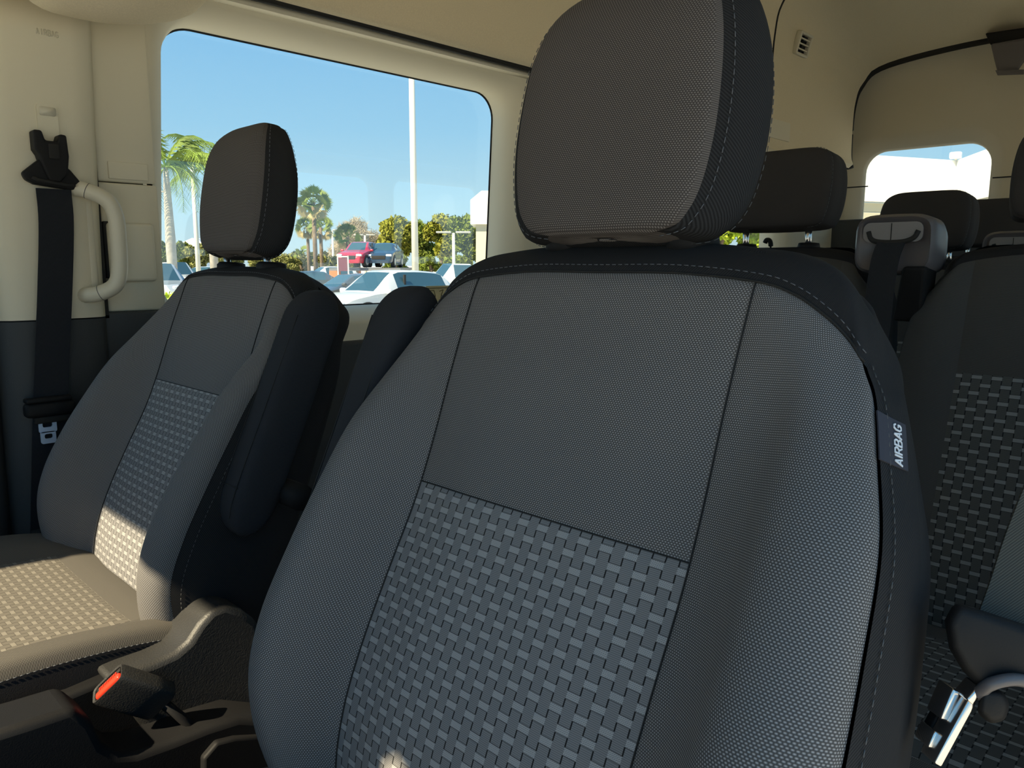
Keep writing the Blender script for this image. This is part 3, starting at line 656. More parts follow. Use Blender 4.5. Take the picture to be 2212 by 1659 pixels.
    # ---- armrest, folded up against the backrest, on the inboard side
    def rbox(pts,hw,ht,mat,name,par,nn=10):
        """rounded bar through local pts (s,t,n); hw half width in s, ht half depth in n"""
        rings=[]; P=path([S.w(*p) for p in pts],14); K=len(P)
        for i,p in enumerate(P):
            f=i/(K-1); e=1.0
            for g in (f,1-f):
                if g<.16: e=min(e,math.sqrt(max(.02,1-(1-g/.16)**2)))
            L_=[]
            for a in np.linspace(0,2*math.pi,28,endpoint=False):
                ca,sa=math.cos(a),math.sin(a); x=math.copysign(abs(ca)**.55,ca); y=math.copysign(abs(sa)**.55,sa)
                wN=(p-S.O)@S.Nv
                L_.append(p+np.array([0,hw*x*(.45+.55*e),0])+S.Nv*ht*y*e)
            rings.append(L_)
        mb=MB(); mb.rings(rings); 
        V=np.array(mb.V); uv=np.stack([V[:,1],V[:,2]],1)
        return obj(name,mb.V,mb.F,mat,par,uv=uv)
    a=rbox([(-.296,-.186,-.016),(-.298,-.10,-.008),(-.299,.0,-.002),(-.299,.10,.006),(-.299,.205,.012)],.032,.039,M['armcloth'],'armrest',root)
    mb=MB(); mb.tube([S.w(-.27,.13,-.04),S.w(-.36,.13,-.04)],.02,12); mb.build('armrest_pivot',M['plas'],a)
    mb=MB()
    for sx in (-.319,-.279): mb.tube(path([S.w(sx,-.135,.0255),S.w(sx,0,.0355),S.w(sx,.14,.0465),S.w(sx,.18,.044)],5),.0009,6)
    mb.tube([S.w(-.322,.135,.0465),S.w(-.276,.135,.0465)],.0013,6)
    mb.build('armrest_seam',M['seam'],a)
    # ---- recliner / base side cover and pedestal
    ys=S.Yc-S.out*.30
    # ---- cushion
    cz=-.565; HQ=.188
    def cw(x,sl,z): return np.array([x+S.O[0],S.Yc+S.out*sl,z+cdz])
    rows=[]
    #   x (rel), centre z, bolster z, half width
    for x,zc,zb,hw in ((-.10,-.635,-.62,.25),(-.115,-.600,-.585,.262),(-.15,-.572,-.555,.270),(-.25,-.560,-.533,.276),(-.38,-.553,-.523,.280),(-.50,-.555,-.528,.280),(-.57,-.575,-.555,.272),(-.60,-.615,-.60,.262),(-.605,-.66,-.65,.25)):
        rows.append([cw(x,0,zc),cw(x,-.09,zc),cw(x,-HQ,zc+.004),cw(x,-.228,zb-.008),cw(x,-hw+.02,zb+.000),cw(x,-hw-.004,zb-.022),cw(x,-hw-.008,-.67),cw(x,-hw+.02,-.72),cw(x,0,-.72),cw(x,hw,-.72),cw(x,hw+.028,-.67),cw(x,hw+.022,zb-.022),cw(x,hw,zb+.0),cw(x,.228,zb-.006),cw(x,HQ,zc+.004),cw(x,.09,zc)])
    Gc=cr_(np.array([crc(r,5) for r in rows]),np.linspace(0,len(rows)-1,(len(rows)-1)*5+1)); nc=Gc.shape[1]; rc=Gc.shape[0]
    Nc=normals(Gc); Nc*=np.sign(((Gc-Gc.mean(axis=1,keepdims=True))*Nc).sum(axis=2)[rc//2].mean())
    dl=np.linalg.norm(np.diff(Gc[:,0],axis=0),axis=1); vv=np.r_[0,np.cumsum(dl)]
    UVc=np.zeros((rc,nc,2)); UVc[...,0]=(Gc[...,1]-S.Yc); UVc[...,1]=vv[:,None]
    fc=lambda i0,i1,cols: gridfaces(i0,i1,cols,nc)
    fcl=Nc is not None
    a0,a1=2*5,14*5; ctr=list(range(a1,nc))+list(range(0,a0+1)); ip0=13; ip1=31
    ec={i*nc+c for i in range(ip0,ip1+1) for c in (a0,a1)}|{ip0*nc+c for c in ctr}|{ip1*nc+c for c in ctr}
    flc=bool(np.sign(np.cross(Gc[10,1]-Gc[10,0],Gc[11,0]-Gc[10,0])@Nc[10,0])<0)
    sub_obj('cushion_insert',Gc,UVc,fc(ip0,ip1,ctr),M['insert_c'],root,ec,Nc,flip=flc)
    side_l=5*5; side_r=11*5
    rest=fc(0,ip0,ctr)+fc(ip1,rc-1,ctr)
    sub_obj('cushion_panel',Gc,UVc,fc(0,ip0,ctr),M['cloth2'],root,ec,Nc,flip=flc)
    sub_obj('cushion_nose',Gc,UVc,fc(ip1,rc-1,ctr),M['cloth2'],root,ec,Nc,flip=flc)
    for cc in (list(range(a0,side_l+1)),list(range(side_r,a1+1))):
        sub_obj('cushion_bolster',Gc,UVc,fc(0,rc-1,cc),M['cloth2'],root,ec,Nc,flip=flc)
    sub_obj('cushion_side',Gc,UVc,fc(0,rc-1,list(range(side_l,side_r+1)))+[[c for c in range(nc)],[(rc-1)*nc+c for c in range(nc)][::-1]],M['black'],root,None,Nc,flip=flc)
    stitch([(Gc[i,side_l],Nc[i,side_l]) for i in range(3,rc-4)],'stitching',root)
    # pedestal
    mb=MB(); mb.box((S.O[0]-.32,S.Yc,-.86),(.46,.50,.29),bev=.02); mb.build('pedestal',M['plas'],root)
    return root,S,G,Nn,dict(rR=rR,rL=rL,nC=nC,iS=iS,Lo=Lo)
SD=Seat(.62,.485,-1); SP=Seat(.66,1.365,+1)
drv=front_seat(SD,'front_seat','charcoal front seat nearest the camera with an airbag tag on its side',.052,(.25,.485,-1.0))
pas=front_seat(SP,'front_seat','charcoal front seat beside the big window with its armrest folded up',.015,(.27,1.365,-1.0),hrk=.90,obk=.82,cdz=.028,ct=.017)
# side covers on the passenger seat's inboard side
proot=pas[0]
def prof_part(name,pts,Y0,Y1,mat,par,b=.006):
    mb=MB(); Pn=[atY(px,py,Y0) for px,py in pts]; mb.prism(Pn,(0,0,0),(0,Y1-Y0,0)); o=mb.build(name,mat,par,smooth=True,angle=40); bevel(o,b,3); return o
cov=prof_part('recliner_cover',[(560,1345),(525,1318),(490,1308),(458,1320),(432,1350),(408,1388),(380,1412),(335,1432),(275,1452),(230,1470),(330,1600),(600,1640)],1.035,1.135,M['plasg'],proot,.010)
prof_part('seat_skirt',[(0,1540),(150,1500),(235,1465),(400,1450),(600,1500),(640,1800),(0,1800)],1.06,1.10,M['plas'],proot,.008)
prof_part('track_cover',[(-60,1600),(60,1563),(160,1530),(200,1560),(225,1610),(260,1630),(300,1628),(380,1600),(450,1572),(520,1550),(640,1560),(640,1900),(-60,1900)],.97,1.045,M['plas'],proot,.010)
prof_part('lever_recess',[(440,1640),(470,1605),(510,1595),(600,1590),(600,1700),(440,1700)],.960,.975,M['plas'],proot,.004)
# buckle
bk=empty('belt_buckle',tuple(atD(265,1510,1.03)),'black belt buckle with sunlit red release button beside the passenger cushion','seat belt buckle')
rt_=RT; Lx=(rt_*.68+np.array([0,0,-.73])+FH*.62); Lx/=np.linalg.norm(Lx)
Wx=rt_*.70+np.array([0,0,.72]); Wx-=Lx*(Wx@Lx); Wx/=np.linalg.norm(Wx); Tx=np.cross(Lx,Wx)
c0=atD(233,1477,.985)  # centre of the slotted end
A=np.array([Wx,Tx,Lx])
mb=MB()
hw,hd=.0285,.0135
def ringb(d,a,b_): return [c0+Lx*d+Wx*a*x+Tx*b_*y for x,y in [(math.copysign(abs(math.cos(q))**.35,math.cos(q)),math.copysign(abs(math.sin(q))**.35,math.sin(q))) for q in np.linspace(0,2*math.pi,28,endpoint=False)]]
mb.rings([ringb(.010,hw*.80,hd*.70),ringb(.0,hw*.86,hd*.78),ringb(-.001,hw*.96,hd*.93),ringb(.004,hw,hd),ringb(.05,hw,hd*1.02),ringb(.078,hw*.98,hd*1.0),ringb(.081,hw*.9,hd*.9)]); mb.build('housing',M['plasg'],bk,angle=50)
sgn=1 if Tx@FW<0 else -1
mb=MB(); mb.box(c0+Lx*.003+Tx*sgn*hd*.28,(hw*1.55,hd*.72,.010),ax=A,bev=.003); mb.build('release_button',M['red'],bk)
mb=MB(); mb.box(c0+Lx*.004-Tx*sgn*hd*.45,(hw*1.5,hd*.40,.006),ax=A); sl=mb.build('slot',M['seam'],bk,smooth=False)
mb=MB()
for i in range(11): mb.box(c0+Lx*.0012-Tx*sgn*hd*.25+Wx*(i-5)*.0030,(.0014,hd*.34,.004),ax=A)
mb.build('button_ribs',M['red'],sl,smooth=False)
mb=MB(); mb.tube([c0+Lx*.078,c0+Lx*.12+np.array([0,0,-.02]),c0+Lx*.15+np.array([0,0,-.05])],.014,10,flat=.5); mb.build('stalk',M['plas'],bk)

# airbag tag on the driver seat
root,S,G,Nn,ix=drv
nC=ix['nC']
Lo_=ix['Lo']; rr_=ix['rR']
def tagpt(u,v,o=0):   # u: from the outer seam backwards over the side, v: down
    fi=float(np.interp(-.098+v,Lo_[10:-8,rr_,1],np.arange(10,len(Lo_)-8))); i=int(fi); f=fi-i
    Pl=G[i,rr_-9:rr_+2][::-1]*(1-f)+G[i+1,rr_-9:rr_+2][::-1]*f; Nl=Nn[i,rr_-9:rr_+2][::-1]
    d=np.r_[0,np.cumsum(np.linalg.norm(np.diff(Pl,axis=0),axis=1))]; uu=u+d[1]
    return np.array([np.interp(uu,d,Pl[:,k]) for k in range(3)])+np.array([np.interp(uu,d,Nl[:,k]) for k in range(3)])*(o+.0015)
mb=MB(); nu,nv_=9,7; TW_,TH_=.040,.036
for i in range(nv_):
    for j in range(nu):
        mb.V.append(tuple(tagpt(-.002+TW_*j/(nu-1),TH_*i/(nv_-1))))
for i in range(nv_):
    for j in range(nu):
        mb.V.append(tuple(tagpt(-.002+TW_*j/(nu-1),TH_*i/(nv_-1),-.0012)))
n0=nu*nv_
for i in range(nv_-1):
    for j in range(nu-1):
        a=i*nu+j; mb.F.append([a,a+1,a+nu+1,a+nu]); mb.F.append([n0+a+nu,n0+a+nu+1,n0+a+1,n0+a])
rim=[j for j in range(nu)]+[i*nu+nu-1 for i in range(1,nv_)]+[(nv_-1)*nu+j for j in range(nu-2,-1,-1)]+[i*nu for i in range(nv_-2,0,-1)]
for a,b in zip(rim,rim[1:]+rim[:1]): mb.F.append([a,n0+a,n0+b,b])
tgo=mb.build('airbag_tag',M['tagc'],root,smooth=False); tgo['label']='dark cloth tag printed AIRBAG'
# stroke letters
def seg(mb,a,b,w,o=.0022):
    a=np.array(a);b=np.array(b); d=(b-a)/ (np.linalg.norm(b-a)+1e-9); n=np.array([-d[1],d[0]])*w/2; a=a-d*w*.2; b=b+d*w*.2
    q=[a-n,b-n,b+n,a+n]; V=[tagpt(x,y,o) for x,y in q]+[tagpt(x,y,o-.0006) for x,y in q]; mb.add(V,[[0,1,2,3],[7,6,5,4],[0,4,5,1],[1,5,6,2],[2,6,7,3],[3,7,4,0]])
GL={'A':[((0,0),(.5,1)),((.5,1),(1,0)),((.2,.33),(.8,.33))],'I':[((.5,0),(.5,1))],
 'R':[((0,0),(0,1)),((0,1),(.7,1)),((.7,1),(.95,.85)),((.95,.85),(.95,.65)),((.95,.65),(.7,.5)),((.7,.5),(0,.5)),((.5,.5),(1,0))],
 'B':[((0,0),(0,1)),((0,1),(.7,1)),((.7,1),(.92,.86)),((.92,.86),(.92,.66)),((.92,.66),(.7,.53)),((.7,.53),(0,.53)),((.7,.53),(1,.38)),((1,.38),(1,.15)),((1,.15),(.75,0)),((.75,0),(0,0))],
 'G':[((.95,.8),(.75,1)),((.75,1),(.3,1)),((.3,1),(0,.75)),((0,.75),(0,.25)),((0,.25),(.3,0)),((.3,0),(.75,0)),((.75,0),(.97,.15)),((.97,.15),(.97,.45)),((.97,.45),(.55,.45))]}
mb=MB(); y=.0345; hgt=.0105; u0=.0265
for ch in 'AIRBAG':
    wch=.0043 if ch!='I' else .0010
    for (a,b) in GL[ch]:
        # text reads bottom to top: letter x runs up (-v), letter y (height) points to -u
        f=lambda p:(u0-p[1]*hgt, y-p[0]*wch)
        seg(mb,f(a),f(b),.0013,.0010)
    y-=wch+.0016
mb.build('airbag_lettering',M['white'],tgo,smooth=False)

# faint embossed word on the belt pillar
o0=atY(78,66,1.8115); o1=atY(128,76,1.8115); mb=MB(); n_=6; hh=.011; wv=(o1-o0)/n_
for k,ch in enumerate('AIRBAG'):
    for a,b in GL[ch]:
        mb.tube([o0+wv*(k+a[0]*.7)+np.array([0,0,(a[1]-.5)*hh]),o0+wv*(k+b[0]*.7)+np.array([0,0,(b[1]-.5)*hh])],.0009,4)
struct('trim_28',mb.V,mb.F,M['beige2'])
# ================================================================ bench seats behind
def bench_seat(X0,Yc,label,lam=14):
    S=Seat(X0,Yc,-1,lam); S.O=np.array([X0,Yc,.03]); O=(X0-.2,Yc,-1.0); root=empty('bench_seat',O,label,'bench seat','van bench seats behind the front seats')
    H=.17
    def rw(t,n0,nb,hw,nr,ds=0,sc=1): 
        return [(0,t,n0),(-.09,t,n0),(-H*sc,t+ds*.2,n0-.002),(-.5*(H+hw)*1.0,t+ds*.5,n0+.004),(-hw+.015,t+ds,n0-.006),(-hw,t+ds*1.3,nr),(-hw-.003,t+ds,(nr+nb)/2),(-hw+.02,t,nb),(0,t,nb-.006),(hw-.02,t,nb),(hw+.003,t+ds,(nr+nb)/2),(hw,t+ds*1.3,nr),(hw-.015,t+ds,n0-.006),(.5*(H+hw),t+ds*.5,n0+.004),(H*sc,t+ds*.2,n0-.002),(.09,t,n0)]
    net=[rw(-.016,-.045,-.050,.185,-.047,.03,.8),rw(-.014,-.030,-.065,.200,-.035,.035,.9),rw(-.006,-.012,-.078,.225,-.03,.04),rw(.012,.0,-.085,.235,-.02,.05),
         rw(.08,.008,-.09,.260,-.015,.02),rw(.16,.008,-.09,.272,-.012),rw(.235,.008,-.09,.278,-.012),rw(.36,.016,-.09,.28,-.010),rw(.52,.022,-.09,.27,-.01),rw(.68,.012,-.09,.266,-.02),rw(.78,-.04,-.09,.25,-.05)]
    den=lambda A: cr_(np.array([crc(r,4) for r in A]),np.linspace(0,len(net)-1,(len(net)-1)*4+1))
    G=den(np.array([[S.w(*p) for p in r] for r in net])); Lo=den(np.array(net)); nc=G.shape[1]; nr=G.shape[0]
    Nn=normals(G); Nn*=np.sign(((G-G.mean(axis=1,keepdims=True))*Nn).sum(axis=2)[nr//2].mean())
    UV=np.zeros((nr,nc,2)); UV[...,0]=Lo[...,0]; UV[...,1]=Lo[...,1]
    flp=bool(np.cross(G[10,1]-G[10,0],G[11,0]-G[10,0])@Nn[10,0]<0)
    ctr=list(range(14*4,nc))+list(range(0,9)); iS=12; iP=24
    fc=lambda a,b,c: gridfaces(a,b,c,nc)
    ed={i*nc+c for i in range(iS,nr) for c in (8,56,20,44)}|{iS*nc+c for c in range(nc)}|{iP*nc+c for c in ctr}
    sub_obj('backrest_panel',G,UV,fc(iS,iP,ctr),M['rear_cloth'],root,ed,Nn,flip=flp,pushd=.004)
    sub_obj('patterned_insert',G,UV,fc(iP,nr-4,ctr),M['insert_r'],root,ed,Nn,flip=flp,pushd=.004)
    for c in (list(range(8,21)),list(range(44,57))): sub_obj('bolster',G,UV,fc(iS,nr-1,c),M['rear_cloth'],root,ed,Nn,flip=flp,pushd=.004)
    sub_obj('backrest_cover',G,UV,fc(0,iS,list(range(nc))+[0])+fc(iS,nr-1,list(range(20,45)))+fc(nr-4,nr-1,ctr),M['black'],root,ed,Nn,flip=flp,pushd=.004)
    # headrest
    HR=[(-.050,.060,.0,-.03),(-.055,.115,.012,-.05),(-.075,.130,.020,-.062),(-.12,.136,.024,-.066),(-.17,.134,.026,-.062),(-.205,.124,.022,-.052),(-.225,.095,.012,-.040),(-.230,.05,.0,-.03)]
    hn=[]
    for t,h,nf,nb in HR:
        th=nf-nb; m_=(nf+nb)/2
        hn.append([(0,t,nf),(-.55*h,t,nf),(-.85*h,t,nf-.06*th),(-.95*h,t,nf-.2*th),(-h,t,m_),(-.94*h,t,nb+.15*th),(0,t,nb),(.94*h,t,nb+.15*th),(h,t,m_),(.95*h,t,nf-.2*th),(.85*h,t,nf-.06*th),(.55*h,t,nf)])
    dh=lambda A: cr_(np.array([crc(r,4) for r in A]),np.linspace(0,len(hn)-1,(len(hn)-1)*4+1))
    Gh=dh(np.array([[S.w(*p) for p in r] for r in hn])); Lh=dh(np.array(hn)); nh=Gh.shape[1]; rh=Gh.shape[0]
    Nh=normals(Gh); Nh*=np.sign(((Gh-Gh.mean(axis=1,keepdims=True))*Nh).sum(axis=2)[rh//2].mean())
    fl2=bool(np.cross(Gh[10,1]-Gh[10,0],Gh[11,0]-Gh[10,0])@Nh[10,0]<0); UVh=Lh[...,:2].copy()
    eh={i*nh+c for i in range(rh) for c in (12,36)}
    fr=list(range(36,nh))+list(range(0,13))
    sub_obj('headrest',Gh,UVh,gridfaces(0,rh-1,fr,nh)+[[(rh-1)*nh+c for c in range(nh)],[c for c in range(nh)][::-1]],M['rhead'] ,root,eh,Nh,flip=fl2,pushd=.003)
    sub_obj('headrest_back',Gh,UVh,gridfaces(0,rh-1,list(range(12,37)),nh),M['rhead'],root,eh,Nh,flip=fl2,pushd=.003)
    stitch([(Gh[i,12+35 if False else 37],Nh[i,37]) for i in range(2,rh-2)],'stitching',root,step=.009,ln=.006,mat=M['tagt'])
    for sx in (-.075,.075):
        mb=MB(); mb.tube([S.w(sx,.0,-.045),S.w(sx,-.07,-.025)],.0075,10); mb.build('headrest_post',M['chrome'],root)
        mb=MB(); mb.tube([S.w(sx,-.010,-.045),S.w(sx,-.026,-.042)],[.026,.022],14,upv=(1,0,0)); mb.build('guide_sleeve',M['plas'],root)
    # cushion
    rows=[]
    b=S.w(0,.70,0)
    for dx,zt,hw in ((.02,-.06,.24),(-.01,-.02,.255),(-.10,.0,.262),(-.28,.012,.268),(-.42,.005,.268),(-.47,-.03,.262),(-.485,-.09,.25)):
        x=b[0]+dx; z=b[2]+zt+.03
        rows.append([(x,Yc,z),(x,Yc-.5*hw,z),(x,Yc-.9*hw,z-.002),(x,Yc-hw,z-.03),(x,Yc-hw,b[2]-.12),(x,Yc,b[2]-.13),(x,Yc+hw,b[2]-.12),(x,Yc+hw,z-.03),(x,Yc+.9*hw,z-.002),(x,Yc+.5*hw,z)])
    Gc=cr_(np.array([crc(r,4) for r in rows]),np.linspace(0,len(rows)-1,(len(rows)-1)*4+1)); n2=Gc.shape[1]; r2=Gc.shape[0]
    UVc=np.stack([Gc[...,1]-Yc,Gc[...,0]],-1); Nc=normals(Gc); Nc*=np.sign(((Gc-Gc.mean(axis=1,keepdims=True))*Nc).sum(axis=2)[r2//2].mean())
    fl3=bool(np.cross(Gc[10,1]-Gc[10,0],Gc[11,0]-Gc[10,0])@Nc[10,0]<0)
    cc=list(range(36,n2))+list(range(0,5)); 
    e3={i*n2+c for i in range(8,18) for c in (4,36)}
    sub_obj('cushion_insert',Gc,UVc,gridfaces(8,18,cc,n2),M['insert_r'],root,e3,Nc,flip=fl3)
    sub_obj('cushion',Gc,UVc,gridfaces(0,8,cc,n2)+gridfaces(18,r2-1,cc,n2)+gridfaces(0,r2-1,list(range(4,37)),n2)+[[c for c in range(n2)][::-1],[(r2-1)*n2+c for c in range(n2)]],M['rear_cloth'],root,e3,Nc,flip=fl3)
    for dy in (-.2,.2):
        for dx in (-.05,-.38): mb=MB(); mb.tube([(b[0]+dx,Yc+dy,b[2]-.1),(b[0]+dx,Yc+dy,-1.0)],.02,8); mb.build('leg',M['plas'],root)
    return root,S
def copy_tree(o,parent=None):
    c=o.copy(); COL.objects.link(c); c.parent=parent
    for ch in list(o.children): copy_tree(ch,c)
    return c
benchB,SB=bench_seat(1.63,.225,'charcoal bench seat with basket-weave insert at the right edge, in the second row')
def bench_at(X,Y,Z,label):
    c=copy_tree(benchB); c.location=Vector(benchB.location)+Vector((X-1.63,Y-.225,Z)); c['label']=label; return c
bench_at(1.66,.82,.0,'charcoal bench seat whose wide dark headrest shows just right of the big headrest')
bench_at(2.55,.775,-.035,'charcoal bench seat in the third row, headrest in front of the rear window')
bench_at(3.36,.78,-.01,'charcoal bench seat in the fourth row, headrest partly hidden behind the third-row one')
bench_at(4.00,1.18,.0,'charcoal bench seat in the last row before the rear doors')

# belt guide modules
def belt_module(loc,label,sc=1.0,full=True):
    r=empty('belt_guide',loc,label,'seat belt guide','black plastic shoulder belt guides on the bench seats')
    x,y,z=loc
    def sl(o,w,h,d): # rounded slab ring at offset o backwards
        return [(x+o[0],y+o[1]+a*w,z+o[2]+b_*h) for a,b_ in [(math.copysign(abs(math.cos(q))**.45,math.cos(q)),math.copysign(abs(math.sin(q))**.45,math.sin(q))) for q in np.linspace(0,2*math.pi,32,endpoint=False)]]
    mb=MB(); mb.rings([sl((.0,0,0),.068*sc,.050*sc,0),sl((-.006,0,0),.072*sc,.055*sc,0),sl((.004,0,.0),.0785*sc,.061*sc,0),sl((.05,-.004,-.004),.0785*sc,.060*sc,0),sl((.072,-.008,-.010),.072*sc,.052*sc,0),sl((.078,-.008,-.012),.06*sc,.045*sc,0)]); mb.build('guide_body',M['mod'],r,angle=60)
    mb=MB(); mb.prism([(x-.0075,y+a*sc,z+b_*sc) for a,b_ in rrect(-.058,.058,.004,.044,.014,4)],(0,0,0),(-.003,0,0)); ins=mb.build('guide_insert',M['ins'],r,smooth=False)
    mb=MB(); mb.tube(path([(x-.0115,y+.047*sc,z+.026*sc),(x-.0115,y+.040*sc,z+.010*sc),(x-.0115,y+.02*sc,z+.004*sc),(x-.0115,y-.02*sc,z+.004*sc),(x-.0115,y-.042*sc,z+.012*sc),(x-.0115,y-.050*sc,z+.026*sc)],4),.005*sc,8); mb.build('belt_slot',M['seam'],ins)
    mb=MB(); mb.box((x-.011,y+.002,z+.025*sc),(.001,.0015,.034*sc)); mb.build('centre_line',M['seam'],ins,smooth=False)
    mb=MB(); mb.rings([[(x+.02+a*.035,y-.048*sc+b_*.022,z-.045*sc) for a,b_ in ((1,1),(-1,1),(-1,-1),(1,-1))],[(x+.05+a*.03,y-.030*sc+b_*.028,z-.16*sc) for a,b_ in ((1,1),(-1,1),(-1,-1),(1,-1))]]); bevel(mb.build('guide_neck',M['plas'],r,smooth=False),.008,3)
    return r
p=atX(1930,525,1.585)
bm=belt_module((p[0],p[1],p[2]-.002),'black shoulder belt guide with a hanging belt, left of the right-hand bench seat',.93)
strap('webbing',[p+np.array([-.014,.0,.0]),atX(1912,560,1.555),atX(1902,620,1.53),atX(1893,700,1.50),atX(1880,800,1.46),atX(1870,900,1.44)],.050,(0,1,0.05),M['web'],bm)
p=atX(2190,548,2.45)
belt_module((p[0],p[1],p[2]),'black shoulder belt guide seen beneath the headrest at the right edge',1.0)
# coat-hook like lever on the far bench
hk=empty('seat_hook',tuple(atX(1664,530,1.9)),'small black hook sticking up behind the large headrest','hook')
q=atX(1664,545,1.9); mb=MB(); mb.tube(path([q,q+np.array([0,0,.02]),q+np.array([0,.004,.030]),q+np.array([0,.012,.031]),q+np.array([0,.016,.024])],4),.006,10); mb.build('hook_arm',M['plas'],hk)
mb=MB(); mb.box(q+np.array([0,0,-.01]),(.03,.05,.03),bev=.008); mb.build('hook_base',M['plas'],hk)

# ================================================================ roof vent on the rear headliner
vp=np.array([3.90,1.815,1.075]); vt=empty('roof_vent',tuple(vp),'small square slatted air vent in the beige headliner','air vent')
vt.location=(3.96,1.822,1.095)
c=np.array(vt.location); nv=np.array([0,-.966,-.26]); tv=np.array([1.,0,0]); uv_=np.cross(nv,tv); uv_/=np.linalg.norm(uv_); A=np.array([tv,uv_,nv])
mb=MB()
for a,b_,w,h in ((-.062,0,.014,.105),(.062,0,.014,.105),(0,.048,.125,.014),(0,-.048,.125,.014)): mb.box(c+tv*a+uv_*b_,(w,h,.03),ax=A,bev=.005)
mb.build('vent_frame',M['beige2'],vt)
mb=MB(); mb.box(c-nv*.012,(.115,.09,.006),ax=A); mb.build('vent_backing',M['seam'],vt,smooth=False)
for b_ in (-.024,.0,.024):
    mb=MB(); mb.box(c+uv_*b_,(.112,.006,.016),ax=A); mb.build('slat',M['beige2'],vt,smooth=False)
mb=MB(); mb.box(c-nv*.004,(.008,.09,.006),ax=A); mb.build('vent_rib',M['plas'],vt,smooth=False)
# dark latch bracket hanging from the roof at the rear
lb=empty('roof_latch_bracket',(4.70,1.12,1.12),'dark plastic latch bracket hanging from the ceiling above the rear doors','bracket')
def quadring(pts,X): return [atX(a,b_,X) for a,b_ in pts]
mb=MB(); mb.rings([quadring([(2128,72),(2225,58),(2225,92),(2140,98)],4.62),quadring([(2128,72),(2225,58),(2225,92),(2140,98)],4.74)]); bevel(mb.build('bracket_top',M['plas'],lb,smooth=False),.008,2)
mb=MB(); mb.rings([quadring([(2140,95),(2225,80),(2215,130),(2195,158),(2156,160),(2148,130)],4.58),quadring([(2140,95),(2225,80),(2215,130),(2195,158),(2156,160),(2148,130)],4.70)]); bevel(mb.build('bracket_body',M['mod'],lb,smooth=False),.010,2)
mb=MB(); mb.rings([quadring([(2150,152),(2212,150),(2212,161),(2155,163)],4.56),quadring([(2150,152),(2212,150),(2212,161),(2155,163)],4.70)]); mb.build('bracket_lip',M['mod'],lb,smooth=False)

# ================================================================ driver's own belt and tongue, close to the camera
nb=empty('driver_seat_belt',tuple(atD(2130,1450,.5)),'grey driver seat belt with black grip and shiny steel tongue at the lower right edge','seat belt')
Dn=.52
P=[atD(2275,1020,Dn+.04),atD(2225,1150,Dn+.03),atD(2190,1260,Dn+.02),atD(2160,1345,Dn+.01),atD(2150,1385,Dn)]
strap('webbing',P,.034,(RT*1.0+np.array([0,0,.15])-FH*.1),M['webn'],nb)
mb=MB()
def imring(pts,D): return [atD(a,b_,D) for a,b_ in pts]
G1=[(2062,1300),(2120,1318),(2212,1348),(2260,1370),(2260,1500),(2190,1475),(2120,1490),(2080,1450),(2050,1400),(2040,1340)]
def shrink(P,k): c=np.mean(np.array(P),axis=0); return [tuple(c+(np.array(p)-c)*k) for p in P]
mb.rings([imring(shrink(G1,.86),Dn-.018),imring(G1,Dn-.008),imring(G1,Dn+.008),imring(shrink(G1,.86),Dn+.018)]); grip=mb.build('tongue_grip',M['plas'],nb); bevel(grip,.004,2)
mb=MB(); mb.tube(path([atD(2110,1500,Dn-.010),atD(2140,1478,Dn-.02),atD(2190,1468,Dn-.022),atD(2240,1478,Dn-.02)],5),.0042,10); mb.build('grip_edge',M['mod'],grip)
G2=[(2118,1485),(2165,1490),(2182,1520),(2172,1556),(2140,1565),(2110,1540)]
mb=MB(); mb.rings([imring(shrink(G2,.8),Dn-.018),imring(G2,Dn-.010),imring(G2,Dn+.008),imring(shrink(G2,.8),Dn+.014)]); bevel(mb.build('grip_nub',M['plas'],grip),.003,2)
def bar(a,b_,D,w,th):
    a_=atD(*a,D); b2=atD(*b_,D); d=b2-a_; L_=np.linalg.norm(d); d/=L_; n_=np.cross(d,FW); n_/=np.linalg.norm(n_); A=np.array([n_,np.cross(d,n_),d]); mb=MB(); mb.box((a_+b2)/2,(w,th,L_),ax=A,bev=.0015); return mb
mb=bar((2085,1502),(2010,1640),Dn-.004,.0062,.018); b2=bar((2108,1475),(2080,1508),Dn-.006,.006,.016); mb.add(b2.V,b2.F)
b2=bar((2052,1480),(2024,1545),Dn+.004,.0062,.018); mb.add(b2.V,b2.F); b2=bar((2012,1570),(1996,1605),Dn+.004,.0056,.018); mb.add(b2.V,b2.F)
mb.build('tongue',M['chrome'],nb)
mb=bar((2034,1535),(2000,1600),Dn+.010,.009,.010); mb.build('tongue_cover',M['plas'],nb)

# sticker on the window glass
st=empty('window_sticker',(1.60,1.98,-.08),'tan paper sticker on the lower edge of the big side window','sticker')
a=atY(921,618,1.982); b_=atY(992,655,1.982)
mb=MB(); mb.box(((a[0]+b_[0])/2,1.984,(a[2]+b_[2])/2),(b_[0]-a[0],.003,a[2]-b_[2])); mb.build('sticker_sheet',M['sticker'],st,smooth=False)
mb=MB(); x0,z0=a[0],a[2]; w_,h_=b_[0]-a[0],a[2]-b_[2]
for (p0,p1) in (((.10,.25),(.22,.25)),((.22,.25),(.26,.55)),((.26,.55),(.18,.85)),((.10,.55),(.16,.9)),((.38,.3),(.50,.22)),((.50,.22),(.44,.5)),((.44,.5),(.40,.85)),((.44,.5),(.58,.75)),((.05,.12),(.7,.12))):
    mb.tube([(x0+p0[0]*w_,1.981,z0-p0[1]*h_),(x0+p1[0]*w_,1.981,z0-p1[1]*h_)],.0012,5)
mb.build('sticker_print',M['ink'],st)
# ================================================================ outside
GZ=-1.85
mb=MB(); mb.add([(-150,-60,GZ),(400,-60,GZ),(400,500,GZ),(-150,500,GZ)],[[0,1,2,3]]); tag(struct('ground',mb.V,mb.F,M['asphalt'],smooth=False))
